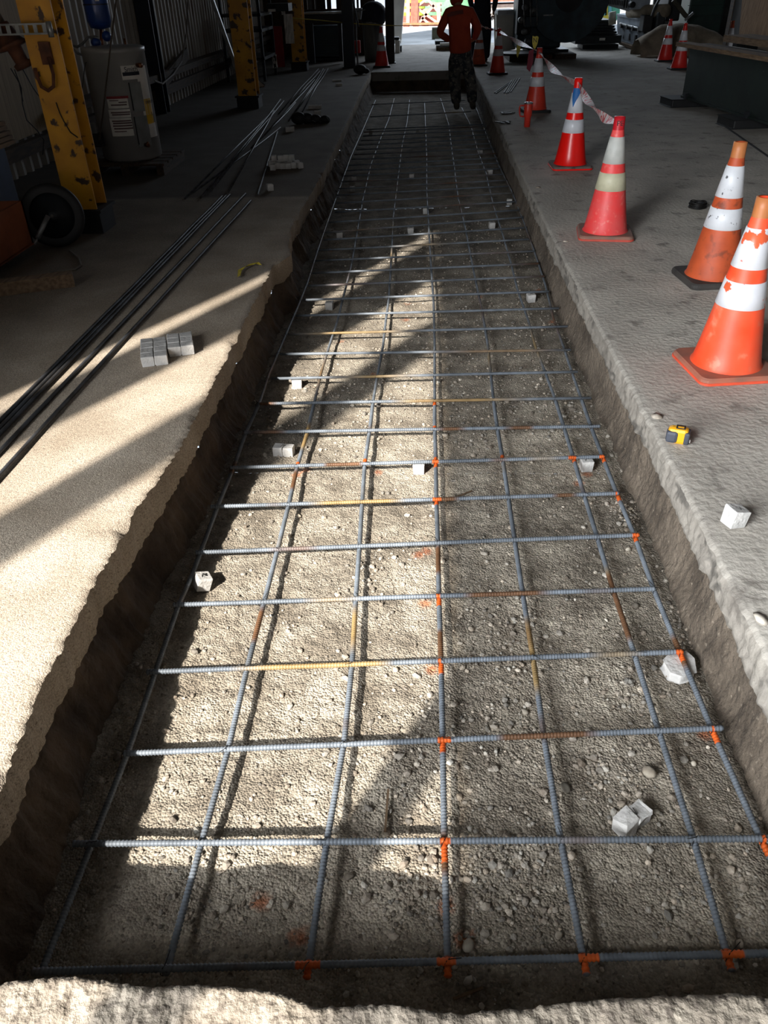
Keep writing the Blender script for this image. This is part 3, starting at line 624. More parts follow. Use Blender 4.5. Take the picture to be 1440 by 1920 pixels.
# pile of spacer blocks by the loose bars
k = 0
base_ = P(535, 316)
pilepos = [(-.13, .05, 0, .1), (-.075, .0, 0, .2), (-.02, -.01, 0, .05), (.035, -.01, 0, .0), (.09, .01, 0, -.1), (.15, .0, 0, .5), (-.11, -.07, 0, .0), (-.16, .12, 0, .3), (-.09, .12, .0, .1), (-.03, .1, 0, 0), (.03, .1, 0, .05), (.1, .12, 0, .4),
           (-.05, .06, .054, .15), (.0, .09, .054, .0), (.055, .1, .054, -.05), (-.12, .09, .054, .2)]
for x, y, z, r in pilepos:
    k += 1; c = base_ + Vector((x, y, z)); t = thing('spacer_block', 'white spacer cube heaped in the pile beside the loose bars', 'concrete spacer', c, 'pile of spacer cubes on the left floor')
    R_ = Matrix.Rotation(r, 3, 'Z'); MB().box(c + Vector((0, 0, .027)), (.052, .052, .052), R_).build('block', m_dobie, t, bevel=.003)
dobie(507, 357, 0, 'single chipped spacer cube on the floor in front of the pile', rot=.4, wire=False)
dobie(544, 247, 0, 'paired spacer block beside the black tool pouch', nx=2, rot=.2, wire=False)
dobie(596, 215, 0, 'spacer block behind the tool pouch', rot=.1, wire=False, nx=2, s=.05)
dobie(591, 204, 0, 'dim row of joined spacers behind the tool pouch, near the loose bars', rot=0, wire=False, nx=4, s=.05)
dobie(632, 153, 0, 'far flat row of spacers near the left trench edge', rot=0, wire=False, nx=3, s=.06, hgt=.03)
dobie(636, 161, 0, 'far pair of spacers just in front of the flat row', rot=-.1, wire=False, nx=2, s=.06, hgt=.04)

# ------------------------------------------------------------------ loose bars on the left floor
near = [((416, 369), (0, 791)), ((424, 366), (0, 802)), ((431, 366), (0, 815)), ((460, 363), (0, 846)), ((470, 377), (0, 892))]
for i, (a, b) in enumerate(near):
    p, q = P(*a, .009), P(*b, .009); q = p + (q - p) * 1.16; n = 10
    pts = [p.lerp(q, k / n) + Vector((.006 * nz(k * .7, i * 3.3), 0, .0 if i % 2 else .004)) for k in range(n + 1)]
    path, rad = [], []
    for u, v in zip(pts, pts[1:]):
        K = max(2, int((v - u).length / .011)) * 2
        for j in range(K): path.append(u.lerp(v, j / K)); rad.append(.0085 if j % 2 else .0100)
    path.append(pts[-1]); rad.append(.0085)
    tag(MB().tube(path, rad, 8).build('rebar', m_rebar2, smooth=True), ('leftmost long bar of the near bundle on the left floor', 'second long bar from the left in the near bundle', 'middle long bar of the near bundle on the left floor', 'long bar left of the gap in the near bundle', 'long bar lying furthest right in the near bundle, apart from the rest')[i], 'rebar', 'near bundle of loose bars')
far = [((512, 207), (347, 372)), ((526, 186), (376, 371)), ((532, 189), (395, 358)), ((514, 207), (428, 360)), ((526, 239), (363, 360)), ((597, 129), (523, 213)), ((606, 129), (541, 227)), ((609, 131), (549, 218)), ((615, 129), (564, 215)), ((554, 192), (471, 277)), ((590, 149), (496, 253)), ((600, 133), (545, 195))]
for i, (a, b) in enumerate(far):
    z = .008 + .006 * (i % 4); p, q = P(*a, z), P(*b, z); m = p.lerp(q, .5) + Vector((.02 * math.sin(i * 2.2), 0, 0))
    tag(MB().tube([p, p.lerp(m, .5) + Vector((.008, 0, 0)), m, q], .0082, 8).build('rebar', m_rebar2, smooth=True), 'thin bar in the criss-crossed far heap of loose bars on the dark left floor', 'rebar', 'far heap of loose bars')
p, q = P(520, 247, .008), P(483, 365, .008); tag(MB().tube([p, p.lerp(q, .5), q], .0085, 8).build('rebar', m_rebar2), 'single loose bar running past the left side of the spacer pile', 'rebar')
for i, (a, b) in enumerate((((958, 152), (927, 174)), ((960, 153), (930, 175)), ((960, 150), (945, 174)), ((965, 148), (949, 175)), ((970, 147), (952.5, 174)), ((975, 147), (957.5, 172.5)))):
    tag(MB().tube([P(*a, .008), P(*b, .008)], .008, 8).build('rebar_offcut', m_dark), 'short bar offcut on the slab in front of the cone by the worker', 'rebar', 'short bar offcuts')
# tool pouch, flagging, black scraps
c = P(585, 232); t = thing('tool_belt', 'crumpled black tool belt and pouches lying among the loose bars', 'tool belt', c)
mb = MB()
for i, (x, y, z, r) in enumerate(((-.17, -.02, .07, .1), (-.06, .02, .06, .09), (.05, .0, .05, .08), (.17, .03, .04, .07))): mb.sph(c + Vector((x, y, z)), r, 12, (1, .8, .75))
mb.build('pouch', m_black, t, smooth=True); MB().tube([c + Vector((.05 + .16 * math.cos(a), .04 * math.sin(a), .03 + .02 * math.sin(a * 2))) for a in [k * PI / 8 for k in range(15)]], .016, 6).build('belt', m_black, t)
MB().bar(c + Vector((.02, -.08, .05)), c + Vector((.06, -.09, .03)), .015, .004).build('buckle', m_galv, t); MB().bar(c + Vector((.2, -.02, .08)), c + Vector((.24, -.05, .03)), .014, .005).build('buckle', m_galv, t)
mb = MB(); pts = [P(x, y, .012) for x, y in ((448, 520), (450, 508), (460, 502), (472, 497), (482, 495), (488, 498))]
vs = []
for i, p in enumerate(pts): vs += [p + Vector((-.012, .004, .006 * (i % 2))), p + Vector((.012, -.004, .004 + .01 * ((i + 1) % 2)))]
mb.add(vs, [(2 * i, 2 * i + 1, 2 * i + 3, 2 * i + 2) for i in range(len(pts) - 1)]); tag(mb.build('flagging_tape', mat('flagging_yellow', (196, 176, 50), (150, 134, 36), .6, scale=40), solid=.001), 'short strip of yellow caution tape on the left slab edge', 'tape')
for x, y, l in ((952, 213, 'black oily scrap on the slab left of the red tumbler'), (944, 231, 'small black scrap at the trench edge near the tumbler')):
    c = P(x, y); mb = MB(); random.seed(x)
    for i in range(7): mb.bar(c + Vector((random.uniform(-.1, .1), random.uniform(-.1, .1), .008)), c + Vector((random.uniform(-.1, .1), random.uniform(-.1, .1), .012)), .03, .01)
    tag(mb.build('scrap', m_black), l, 'scrap')
for x, y, s, l in ((1226, 781, .025, 'white plaster blob on the right slab beside the tape measure'), (1418, 1160, .026, 'white plaster blob on the edge of the right slab low in the picture'), (1006, 352, .02, 'thin white chip on the edge of the right slab'), (1058, 453, .02, 'white chip left of the faded red cone base')):
    c = P(x, y, .0); mb = MB(); stone(mb, (c.x + .012, c.y, s * .1), s, (1.5, 1.5, 1.5), .22); o = mb.build('plaster_blob', m_stone, smooth=True); tag(o, l, 'debris')
for x, y, s, l in ((62, 1858, .012, 'upper white plaster lump on the broken near lip, left corner'), (40, 1897, .013, 'lower white plaster lump on the broken near lip, left corner'), (1428, 1905, .012, 'pale blue-white lump on the broken near lip, right corner')):
    c = P(x, y, .035); mb = MB(); stone(mb, c, s, (1.5, 1.5, 1.55), .6); o = mb.build('plaster_blob', m_stone, smooth=True); s_ = o.modifiers.new('s', 'SUBSURF'); s_.levels = s_.render_levels = 2; tag(o, l, 'debris')

# ------------------------------------------------------------------ left side: yellow columns, siding rails
def column(x0, y0, w, d, label, h=7.15):
    t = thing('steel_column', label, 'column', (x0 + w / 2, y0 + d / 2, 0), 'yellow steel columns')
    f = .014; mb = MB(); mb.bb(x0, x0 + w, y0, y0 + f, .16, h); mb.bb(x0, x0 + w, y0 + d - f, y0 + d, .16, h); mb.bb(x0 + w / 2 - .006, x0 + w / 2 + .006, y0 + f, y0 + d - f, .16, h)
    mb.build('column_shaft', m_yel, t)
    mb = MB(); mb.bb(x0 - .03, x0 + w + .02, y0 - .02, y0 + d + .04, 0, .15); mb.bb(x0 - .05, x0 + w + .04, y0 - .04, y0 + d + .06, .15, .17); mb.build('column_foot', m_black, t)
    return t
t = column(-2.64, 5.86, .225, .22, 'nearest yellow chipped steel column with a rusty hook, on a black foot')
# hook, bolts on the column
hk = PY(86, 100, 5.84); 
mb = MB(); mb.box(hk + Vector((0, .004, .0)), (.075, .02, .13)); mb.build('hook_plate', m_rust, t)
MB().tube([hk + Vector(v) for v in ((.02, -.02, -.02), (.03, -.03, -.12), (.015, -.035, -.19), (-.03, -.035, -.215), (-.07, -.035, -.19), (-.085, -.03, -.12), (-.085, -.03, -.08))], .012, 8).build('hook', m_rust, t, smooth=True)
MB().tube([PY(x, y, 5.85) for x, y in ((105, 192), (112, 212), (120, 228), (132, 248), (146, 258))], .004, 5).build('black_streak_cord', m_black, t)
column(-2.74, 12.75, .27, .27, 'second yellow column with rust stains and a black foot, left of the loose bars')
column(-2.77, 18.6, .28, .28, 'third yellow column far off, next to the dark workbench')
# slotted strut channel crossing the column, and the conduit stub
a, b = PY(-60, 58, 5.8), PY(92, 53, 5.8); t = thing('strut_channel', 'galvanised slotted channel fixed across the nearest yellow column', 'channel', a)
mb = MB(); L_ = (b - a).length; d = (b - a).normalized(); N_ = 9
for i in range(N_): # slotted web: rails and bridges
    u = a + d * (L_ * (i + .5) / N_); mb.box(u, (L_ / N_ * .42, .006, .05))
for dz in (-.027, .027): mb.box((a + b) / 2 + Vector((0, .0, dz)), (L_, .03, .010))
mb.build('channel', m_galv, t); MB().cyl(PY(90, 40, 5.78), PY(97, 70, 5.78), .018).build('conduit_stub', m_galv, t, smooth=True)
# hanging lamp-like fixture with cords
c = PY(22, 82, 5.9); t = thing('hanging_fixture', 'rusty bell shaped fixture with a flange hanging left of the yellow column', 'fixture', c)
M_ = Matrix.Rotation(-.35, 3, 'Y')
MB().lathe([(.05, .12), (.075, .02), (.09, .0), (.1, -.005), (.1, -.02), (.05, -.025), (.045, -.11), (.065, -.12), (.06, -.15)], c, 20, True, M_).build('fixture_body', m_rust, t, smooth=True)
MB().lathe([(.035, .12), (.03, .3)], c, 12, True, M_).build('fixture_stem', m_woodd, t)
for pts in ([(27, 130), (40, 165), (42, 195), (50, 225), (70, 245), (82, 262), (80, 290)], [(40, 125), (62, 165), (80, 190), (92, 212)], [(20, 128), (36, 155), (43, 190)]):
    MB().tube([PY(x, y, 6.0) for x, y in pts], .004, 6).build('cord', m_black, t)
# horizontal girts and dark steel posts along the siding
def rail(y0, y1, z, h=.14, d=.1, x=XL + .03, lab='', mm=None):
    o = MB().bb(x, x + d, y0, y1, z, z + h).build('wall_rail', mm or m_wood); o['kind'] = 'structure'; return o
struct(MB().bb(XL + .05, XL + .13, 4.0, 25.9, .18, .30).build('trim_3', m_woodd))
struct(MB().bb(XL + .02, XL + .22, 8.9, 25.9, .42, .50).build('trim_4', m_woodd))
for i, (y, w) in enumerate(((12.4, .2), (18.6, .2), (24.5, .2), (6.3, .2))):
    mb = MB(); x0 = XL + .05; mb.bb(x0, x0 + w, y, y + .02, 0, 7.15); mb.bb(x0, x0 + w, y + .2, y + .22, 0, 7.15); mb.bb(x0 + w / 2, x0 + w / 2 + .015, y + .02, y + .2, 0, 7.15)
    struct(mb.build('trim_%d' % (5 + i), m_navy))
a, b = PX(97 * 1.0 + 300 - 17, 5, -3.0), PX(443, 130, -3.0)
a = PY(398, 0, 13.3); b = PY(455, 160, 13.3); tag(MB().bar(a, b, .05, .05).build('diagonal_brace', m_galv), 'thin diagonal steel brace left of the second yellow column', 'brace')
a = PY(352, 60, 11.2); b = PY(310, 150, 9.8)
tag(MB().tube([PX(352, 0, -3.75), PX(350, 60, -3.75), PX(341, 115, -3.75), PX(325, 140, -3.75), PX(305, 157, -3.72), PX(290, 152, -3.6)], .012, 6).build('hanging_cable', mat('cable_grey', (120, 112, 102))), 'grey cable sagging along the corrugated siding right of the heater', 'cable')
a, b = PX(297, 165, -3.85), PX(350, 100, -3.85); tag(MB().bar(a, b, .05, .16).build('diagonal_board', m_woodd), 'slanted brown board against the corrugated siding behind the cable', 'board')
a, b = PX(272, 0, -3.7), PX(268, 1, -3.7)
# light tan fibre panel at the far left and its ledge
o = MB().bb(XL + .03, XL + .05, 6.2, 9.0, .32, 2.6).build('wall_panel', mat('tan_panel', (158, 136, 104), (130, 110, 82), .7, scale=4, stretch=(1, 9, .4))); tag(o, 'tan ribbed panel on the siding behind the nearest yellow column', 'panel')
# cartons, bucket things at the left edge
t = thing('crate', 'orange brown crate at the left edge standing on wooden bearers', 'crate', (-3.0, 4.9, 0))
mb = MB(); cr = mat('crate_orange_brown', (140, 78, 46), (112, 60, 36), .8, scale=5)
for (x0, x1, y0, y1) in ((-3.35, -3.33, 4.45, 5.3), (-2.7, -2.68, 4.45, 5.3), (-3.35, -2.68, 4.45, 4.47), (-3.35, -2.68, 5.28, 5.3)): mb.bb(x0, x1, y0, y1, .085, .36)
mb.bb(-3.35, -2.68, 4.45, 5.3, .075, .09); mb.build('crate_box', cr, t)
MB().bb(-3.3, -2.8, 4.5, 4.6, 0, .075).build('foot_block', m_woodd, t); MB().bb(-3.3, -2.8, 5.1, 5.2, 0, .075).build('foot_block', m_woodd, t)
o = MB().bb(-3.5, -3.0, 5.36, 5.9, 0, .62).build('storage_box', mat('box_blue', (28, 50, 84), (20, 38, 66), .6), bevel=.01); tag(o, 'dark blue box behind the orange brown crate at the left edge', 'box')
for i in range(5):
    o = MB().box((-3.2, 5.63, .635 + i * .03), (.6 - .02 * i, .5, .024), .05 * math.sin(i * 3)).build('wood_board', m_wood); tag(o, 'grey board in the stack lying on the blue box', 'board', 'boards on the blue box')
a, b = P(-40, 545, .04), P(138, 522, .04); tag(MB().bar(a, b, .09, .08).build('timber_block', m_wood, bevel=.004), 'short pale timber on the floor in front of the crate', 'timber')
tag(MB().tube([P(x, y, .01) for x, y in ((130, 470), (148, 485), (152, 498), (140, 505), (115, 508), (95, 512))], .008, 6).build('hose', mat('hose_grey', (112, 104, 92))), 'thin grey hose curling on the floor beside the wheel', 'hose')
# leaning wheel
c = PY(103, 420, 5.5); c.z = .215; t = thing('wheel', 'black rubber wheel with a steel rim leaning near the yellow column', 'wheel', (c.x, c.y, 0)); M_ = Matrix.Rotation(.25, 3, 'Z') @ Matrix.Rotation(PI / 2 - .12, 3, 'X')
MB().lathe([(.15, -.035), (.185, -.042), (.208, -.025), (.212, 0), (.208, .025), (.185, .042), (.15, .035)], c, 40, False, M_).build('tyre', m_black, t, smooth=True)
MB().lathe([(.155, -.03), (.14, -.01), (.04, 0), (.035, .03), (.01, .03)], c, 32, False, M_).build('rim', m_dark, t, smooth=True)
a, b = PY(90, 405, 5.3), PY(70, 447, 5.2); tag(MB().cyl(a, b, .016).cyl(b, b + (b - a) * .25, .008).build('steel_rod', m_galv, smooth=True), 'short shiny steel rod with a thin tip leaning out of the crate', 'rod')

# ------------------------------------------------------------------ water heater on its stand
HX, HY, HR, HZ0, HZ1 = -2.93, 8.32, .285, .13, 1.06
t = thing('pallet_stand', 'low wooden pallet under the grey water heater', 'pallet', (HX, HY, 0))
for i in range(5): MB().bb(-3.3, -2.52, 7.96 + i * .165, 8.09 + i * .165, .085, .105).build('deck_board', m_woodd, t)
for x in (-3.28, -2.95, -2.6): MB().bb(x, x + .07, 7.96, 8.75, 0, .085).build('bearer', m_woodd, t)
t = thing('water_heater', 'grey cylindrical electric water heater with warning and yellow energy labels', 'water heater', (HX, HY, .105))
MB().lathe([(HR - .02, .106), (HR, HZ0), (HR, HZ1 - .04), (HR + .006, HZ1 - .035), (HR + .006, HZ1), (HR - .03, HZ1 + .012), (.02, HZ1 + .02)], (HX, HY, 0), 56).build('tank', m_tank, t, smooth=True)
def oncyl(px, py, R=HR):
    d = ray(px, py); o = np.array([0, 0, H]); a = d[0] ** 2 + d[1] ** 2; b_ = 2 * (d[0] * (-HX) + d[1] * (-HY)); c_ = HX ** 2 + HY ** 2 - R * R; D = b_ * b_ - 4 * a * c_
    if D < 0: return None
    s = (-b_ - math.sqrt(D)) / (2 * a); p = o + d * s; return math.atan2(p[1] - HY, p[0] - HX), p[2]
def patch(x0, y0, x1, y1, mm, name, par, lift=.002):
    A = oncyl(x0, y0, HR) or (-2.3, 1); B = oncyl(x1, y1, HR) or (-.6, .5); a0, z1 = A; a1, z0 = B; mb = MB(); n = 10; R = HR + lift
    rows = [[(HX + R * math.cos(a0 + (a1 - a0) * i / n), HY + R * math.sin(a0 + (a1 - a0) * i / n), z) for z in (z0, z1)] for i in range(n + 1)]
    v, f = sheet(rows); mb.add(v, f); return mb.build(name, mm, par), (a0, a1, z0, z1)
def ptext(s_, px, py, size, par, mm=m_black):
    a, z = oncyl(px, py); n = Vector((math.cos(a), math.sin(a), 0)); text(s_, par, 'lettering', facing(Vector((HX, HY, z)) + n * (HR + .004), n), size, mm, .0003)
patch(200, 184, 242, 202, m_white, 'warning_label', t); patch(203, 206, 246, 219, m_white, 'warning_label', t); patch(205, 222, 252, 254, m_white, 'warning_label', t)
patch(199, 181, 241, 184, mat('label_red', (140, 40, 44)), 'label_header', t, .003)
for k, (x0, y0, x1) in enumerate(((205, 188, 222), (222, 191, 238), (208, 196, 238), (208, 210, 244), (210, 214, 244), (210, 226, 246), (212, 230, 248), (212, 235, 248), (214, 240, 250), (215, 246, 238))):
    patch(x0, y0, x1, y0 + 1.2, mat('print_grey', (104, 84, 82)) if k == 0 else bpy.data.materials['print_grey'], 'label_print', t, .0035)
patch(269, 186, 289, 230, mat('label_yellow', (224, 176, 30)), 'energy_label', t); patch(278, 232, 295, 254, m_white, 'energy_label', t)
ptext('ENERGY', 279, 191, .035, t); ptext('$', 284, 213, .04, t)
o, _ = patch(225, 124, 264, 147, m_white, 'maker_label', t); ptext('Smith', 245, 130, .06, t, m_dark); patch(229, 136, 261, 140, m_navy, 'label_band', t, .004)
patch(271, 122, 280, 136, m_white, 'rating_label', t)
for x0, y0, x1, y1 in ((241, 155, 272, 208), (251, 219, 284, 272)):
    patch(x0, y0, x1, y1, m_galv if 0 else mat('cover_grey', (128, 130, 128)), 'access_cover', t, .006)
    A = oncyl(x0, y0); n = Vector((math.cos(A[0]), math.sin(A[0]), 0)); B = oncyl(x0, y1)
    MB().bar(Vector((HX, HY, A[1])) + n * (HR + .006), Vector((HX, HY, oncyl(x0, y1)[1])) + n * (HR + .006), .008).build('cover_edge', m_dark, t)
A = oncyl(304, 276) or (-.75, .2); n = Vector((math.cos(A[0]), math.sin(A[0]), 0)); p = Vector((HX, HY, .25)) + n * HR; MB().cyl(p, p + n * .06, .018).cyl(p + n * .05, p + n * .055 + Vector((0, 0, .03)), .012).build('drain_valve', m_copper, t, smooth=True)
p = Vector((HX + .25, HY - .14, .92)); MB().cyl(p, p + Vector((.05, -.03, 0)), .02).build('relief_valve', m_copper, t, smooth=True)
# pipes, pump and blue expansion tank above it
tp = Vector((HX, HY, HZ1 + .015))
t2 = thing('expansion_tank', 'small blue expansion tank hanging on pipes above the water heater', 'expansion tank', PY(182, 40, 8.5))
bc = PY(180, 8, 8.5); MB().lathe([(.02, -.20), (.09, -.185), (.112, -.13), (.115, .16), (.09, .22), (.02, .235)], bc, 32).build('tank_shell', m_bluet, t2, smooth=True)
MB().lathe([(.1165, -.005), (.1165, .005)], bc, 32, False).build('tank_seam', m_navy, t2); MB().box(bc + Vector((.055, -.105, .05)), (.035, .008, .05)).build('tank_label', m_white, t2)
MB().cyl(bc - Vector((0, 0, .2)), PY(192, 105, 8.5), .016).build('riser_pipe', m_copper, t2, smooth=True)
t3 = thing('pipework', 'braided hoses and copper pipes looping above the water heater', 'pipes', tp)
MB().tube([PY(x, y, 8.4) for x, y in ((131, 84), (145, 88), (155, 82), (165, 70), (178, 69), (186, 72))], .012, 8).build('braided_hose', m_galv, t3, smooth=True)
MB().tube([PY(x, y, 8.4) for x, y in ((131, 86), (145, 100), (165, 106), (180, 100), (195, 92), (215, 86), (232, 90), (241, 108))], .012, 8).build('braided_hose', m_galv, t3, smooth=True)
MB().tube([PY(x, y, 8.45) for x, y in ((243, 110), (237, 90), (233, 72))], .011, 8).build('copper_pipe', m_copper, t3, smooth=True)
MB().sph(PY(180, 80, 8.4), .05, 12, (1, .8, .8)).sph(PY(200, 68, 8.45), .045, 12).build('circulator_pump', m_bluet, t3, smooth=True)
MB().sph(PY(205, 92, 8.4), .04, 12).build('valve_body', m_navy, t3, smooth=True)
MB().tube([PY(218, -2, 8.0), PY(207, 90, 7.95), PY(200, 150, 7.9), PY(192, 220, 7.9), PY(186, 262, 7.9)], .008, 6).build('hanging_cord', mat('cord_brown', (74, 62, 52)), t3)
MB().tube([PY(186, 105, 8.3), PY(160, 118, 8.1), PY(156, 150, 8.1), PY(152, 180, 8.1)], .004, 5).build('thin_wire', m_black, t3)
# junction boxes behind the nearest column
p = PY(174, 242, 8.0); tag(MB().box(p, (.09, .06, .1)).build('junction_box', m_galv, bevel=.004), 'small grey outlet box between the yellow column and the heater', 'box')
p = PY(180, 262, 8.0); tag(MB().box(p, (.13, .08, .12)).build('outlet_box', m_black, bevel=.004), 'black box just below the grey outlet box beside the heater', 'box')

# ------------------------------------------------------------------ far left: bench, cabinet, posts, clutter
def BX(x0, y0, x1, y1, Y, d, name, mm, par=None, bevel=0):
    a, b = PY(x0, y1, Y), PY(x1, y0, Y); return MB().bb(a.x, b.x, Y, Y + d, a.z, b.z).build(name, mm, par, bevel=bevel)
t = thing('rack', 'dark steel rack crowded with tools between the second and third yellow columns', 'rack', (-3.3, 17.5, 0))
for x in (-3.75, -3.05):
    for y in (16.6, 17.9): MB().bb(x, x + .05, y, y + .05, 0, 1.9).build('upright', m_dark, t)
ZS = PY(520, 22, 17.3).z
for z in (.35, .8, ZS - .05): MB().bb(-3.75, -3.0, 16.6, 17.95, z, z + .05).build('shelf', m_dark, t)
BX(519, 49, 527, 126, 18.2, .1, 'red_bar', mat('rack_red', (150, 24, 34)), None); o = bpy.context.scene.collection.objects[-1]; tag(o, 'upright red bar among the clutter left of the third column', 'bar')
o = BX(500, 6, 540, 22, 17.3, .5, 'oil_can', m_dark); tag(o, 'dark container on the rack near the third yellow column', 'container')
o = BX(503, 17, 515, 22, 17.2, .1, 'carton', m_white); tag(o, 'small pale carton on the rack shelf', 'carton')
for i, (x0, y0, x1, y1, l) in enumerate(((536, 26, 548, 82, 'white crumpled paper bag hanging on the rack'), (528, 12, 534, 28, 'pale rag hanging from the rack top'), (512, 102, 518, 128, 'light rag near the floor by the rack'))):
    a, b = PY(x0, y1, 17.9), PY(x1, y0, 17.9); mb = MB(); v, f = sheet([[(a.x + (b.x - a.x) * i_ / 5, 17.9 + .04 * nz(i_ * .9, j * .8, i), a.z + (b.z - a.z) * j / 5) for i_ in range(6)] for j in range(6)]); mb.add(v, f); tag(mb.build('rag', m_white, solid=.004), l, 'rag')
a, b = PY(485, 108, 14.5), PY(495, 160, 14.3); t = thing('bent_strip', 'curved pale strip leaning at the foot of the second yellow column', 'strip', P(488, 163))
MB().tube([PY(x, y, 14.2) for x, y in ((470, 95), (475, 120), (481, 140), (488, 152), (497, 160))], .012, 6).build('pipe', m_galv, t); MB().bar(P(478, 150, .12), P(491, 163, .02), .12, .02).build('board_end', m_ply, t)
o = tag(MB().bar(PX(472, 108, -3.5), PX(490, 100, -3.5), .12, .05).build('ledge_board', m_galv), 'grey ledge board on the siding right of the second column', 'board')
mb = MB()
for x0, x1 in ((440, 577), (585.5, 590.8), (594.2, 610.6), (613.3, 621.5), (631, 666), (669, 673), (676, 703)):
    a, b = PY(x0, 20, 22.6), PY(x1, 20, 22.6); mb.bb(max(XL, a.x), b.x, 22.6, 22.64, 0, 7.15)
mb.bb(XL, PY(703, 20, 22.6).x, 22.56, 22.6, 0, 1.0); struct(mb.build('wall_partition', m_woodd))
# bench with pale top
t = thing('workbench', 'dark workbench with a pale top in front of the bright gaps, left background', 'workbench', PY(618, 110, 20.3))
BX(567, 22, 640, 27, 20.0, .8, 'bench_top', m_galv, t); BX(567, 27, 642, 44, 20.05, .7, 'apron', m_navy, t); BX(577, 44, 586, 119, 20.1, .1, 'leg', m_navy, t); BX(636, 44, 640, 115, 20.1, .1, 'leg', m_navy, t)
t = thing('louvred_cabinet', 'blue grey louvred cabinet under the workbench', 'cabinet', PY(615, 108, 21.0))
BX(584, 47, 645, 106, 20.95, .5, 'cabinet_body', mat('cabinet_blue', (52, 72, 84), (40, 58, 70), .5), t)
for k in range(9): BX(588, 62 + k * 4.6, 642, 63.4 + k * 4.6, 20.93, .03, 'louvre', m_navy, t)
BX(582, 108, 650, 114, 20.9, .7, 'plinth', m_dark, t)
t = thing('steel_post', 'dark blue steel post left of the hanging bag, rising out of view', 'post', PY(655, 128, 19.0)); a, b = PY(645, 128, 19), PY(660, 0, 19)
mb = MB(); mb.bb(a.x, b.x, 19, 19.02, 0, 7.15); mb.bb(a.x, b.x, 19.2, 19.22, 0, 7.15); mb.bb((a.x + b.x) / 2 - .01, (a.x + b.x) / 2 + .01, 19.02, 19.2, 0, 7.15); mb.build('shaft', m_navy, t); MB().bb(a.x - .03, b.x + .03, 18.97, 19.25, 0, .02).build('foot_plate', m_dark, t)
t = thing('steel_post', 'black steel post beside the far left cone, at the edge of the bright doorway', 'post', PY(731, 120, 19.9)); a, b = PY(724, 120, 19.9), PY(738, 0, 19.9)
mb = MB(); mb.bb(a.x, b.x, 19.9, 19.92, 0, 7.15); mb.bb(a.x, b.x, 20.1, 20.12, 0, 7.15); mb.bb((a.x + b.x) / 2 - .01, (a.x + b.x) / 2 + .01, 19.92, 20.1, 0, 7.15); mb.build('shaft', m_black, t); MB().bb(a.x - .03, b.x + .03, 19.87, 20.15, 0, .02).build('foot_plate', m_dark, t)
t = thing('trash_bin', 'grey translucent bin behind the far left cone', 'bin', PY(698, 120, 20.2)); a, b = PY(680, 122, 20.3), PY(718, 52, 20.3)
MB().lathe([((b.x - a.x) * .42, .0), ((b.x - a.x) * .5, .75)], ((a.x + b.x) / 2, 20.6, 0), 24).build('bin_body', mat('bin_grey', (108, 112, 108), (84, 88, 86), .5, scale=3, stretch=(6, 6, 1)), t, smooth=True)
MB().lathe([((b.x - a.x) * .52, .74), ((b.x - a.x) * .52, .79)], ((a.x + b.x) / 2, 20.6, 0), 24).build('bin_rim', m_galv, t, smooth=True)
p = PY(700, 28, 20.55); tag(MB().sph(p, .34, 16, (.9, .7, .78)).build('stuffed_bag', mat('bag_navy', (30, 36, 50), (20, 24, 34), .8, bump=.5, bscale=10), smooth=True), 'stuffed dark blue bag resting on the grey bin', 'bag')
t = thing('fuel_jug', 'small red jug standing beside the dark blue post', 'jug', PY(669, 100, 19.4)); o = BX(665, 76, 675, 100, 19.4, .12, 'jug_body', m_red, t, .01)
t = thing('shop_stool', 'grey tubular stand with a bucket beside the dark blue post', 'stand', PY(668, 118, 19.3))
for x in (661, 667): MB().tube([PY(x, 20, 19.35), PY(x + 1, 70, 19.35), PY(x + 4, 122, 19.35)], .018, 8).build('leg', m_galv, t)
MB().lathe([(.07, 0), (.1, .16), (.1, .2)], PY(671, 36, 19.5), 16).build('bucket', m_galv, t); MB().tube([PY(661, 24, 19.35), PY(684, 18, 19.35)], .012, 6).build('cross_bar', m_galv, t)
MB().bar(PY(662, 0, 19.2), PY(672, 50, 19.2), .03).build('leaning_tube', m_navy, t)
p = P(675, 130, .09); tag(MB().sph(p, .12, 12, (1.1, 1, .75)).sph(p + Vector((.12, 0, -.03)), .07, 10, (1, 1, .7)).build('black_boot', m_black, smooth=True), 'crumpled black lump on the floor at the foot of the grey stand', 'lump')
# ------------------------------------------------------------------ outdoors beyond the end door
m_sal = mat('sunfaded_red_steel', (196, 112, 92), (172, 92, 76), .7); m_pile = mat('pale_pillar', (206, 202, 192), (176, 172, 164), .9, scale=2)
m_pink = mat('pale_pink_steel', (214, 168, 156), (196, 150, 138), .7)
a, b = PY(735, 70, 27), PY(763, -10, 27); t = thing('concrete_pillar', 'pale grey tapered pillar just outside the end door', 'pillar', (a.x, 27, 0))
MB().prism([PY(735, 82, 27), PY(752, 82, 27), PY(754, 50, 27), PY(762, -40, 27), PY(735, -40, 27)], (0, .8, 0)).build('pillar_body', m_pile, t); MB().prism([PY(735, 72, 26.8), PY(752, 76, 26.8), PY(752, 84, 26.8), PY(735, 90, 26.8)], (0, 1, 0)).build('pillar_base', m_pile, t)
t = thing('white_box', 'small white box with dark lid beside the black post', 'box', P(745, 102)); BX(741, 76, 749.5, 101, 22.9, .5, 'box_body', m_white, t); BX(738, 70, 748, 75, 22.9, .5, 'lid', m_black, t); BX(749.5, 86, 753, 97, 23.1, .3, 'side_handle', m_dark, t)
t = thing('steel_truss', 'red steel truss gantry standing in the bright yard', 'truss', PY(800, 50, 38))
def YB(p, q, w, Y, mm, name='member'): return MB().bar(PY(*p, Y), PY(*q, Y), w, w).build(name, mm, t)
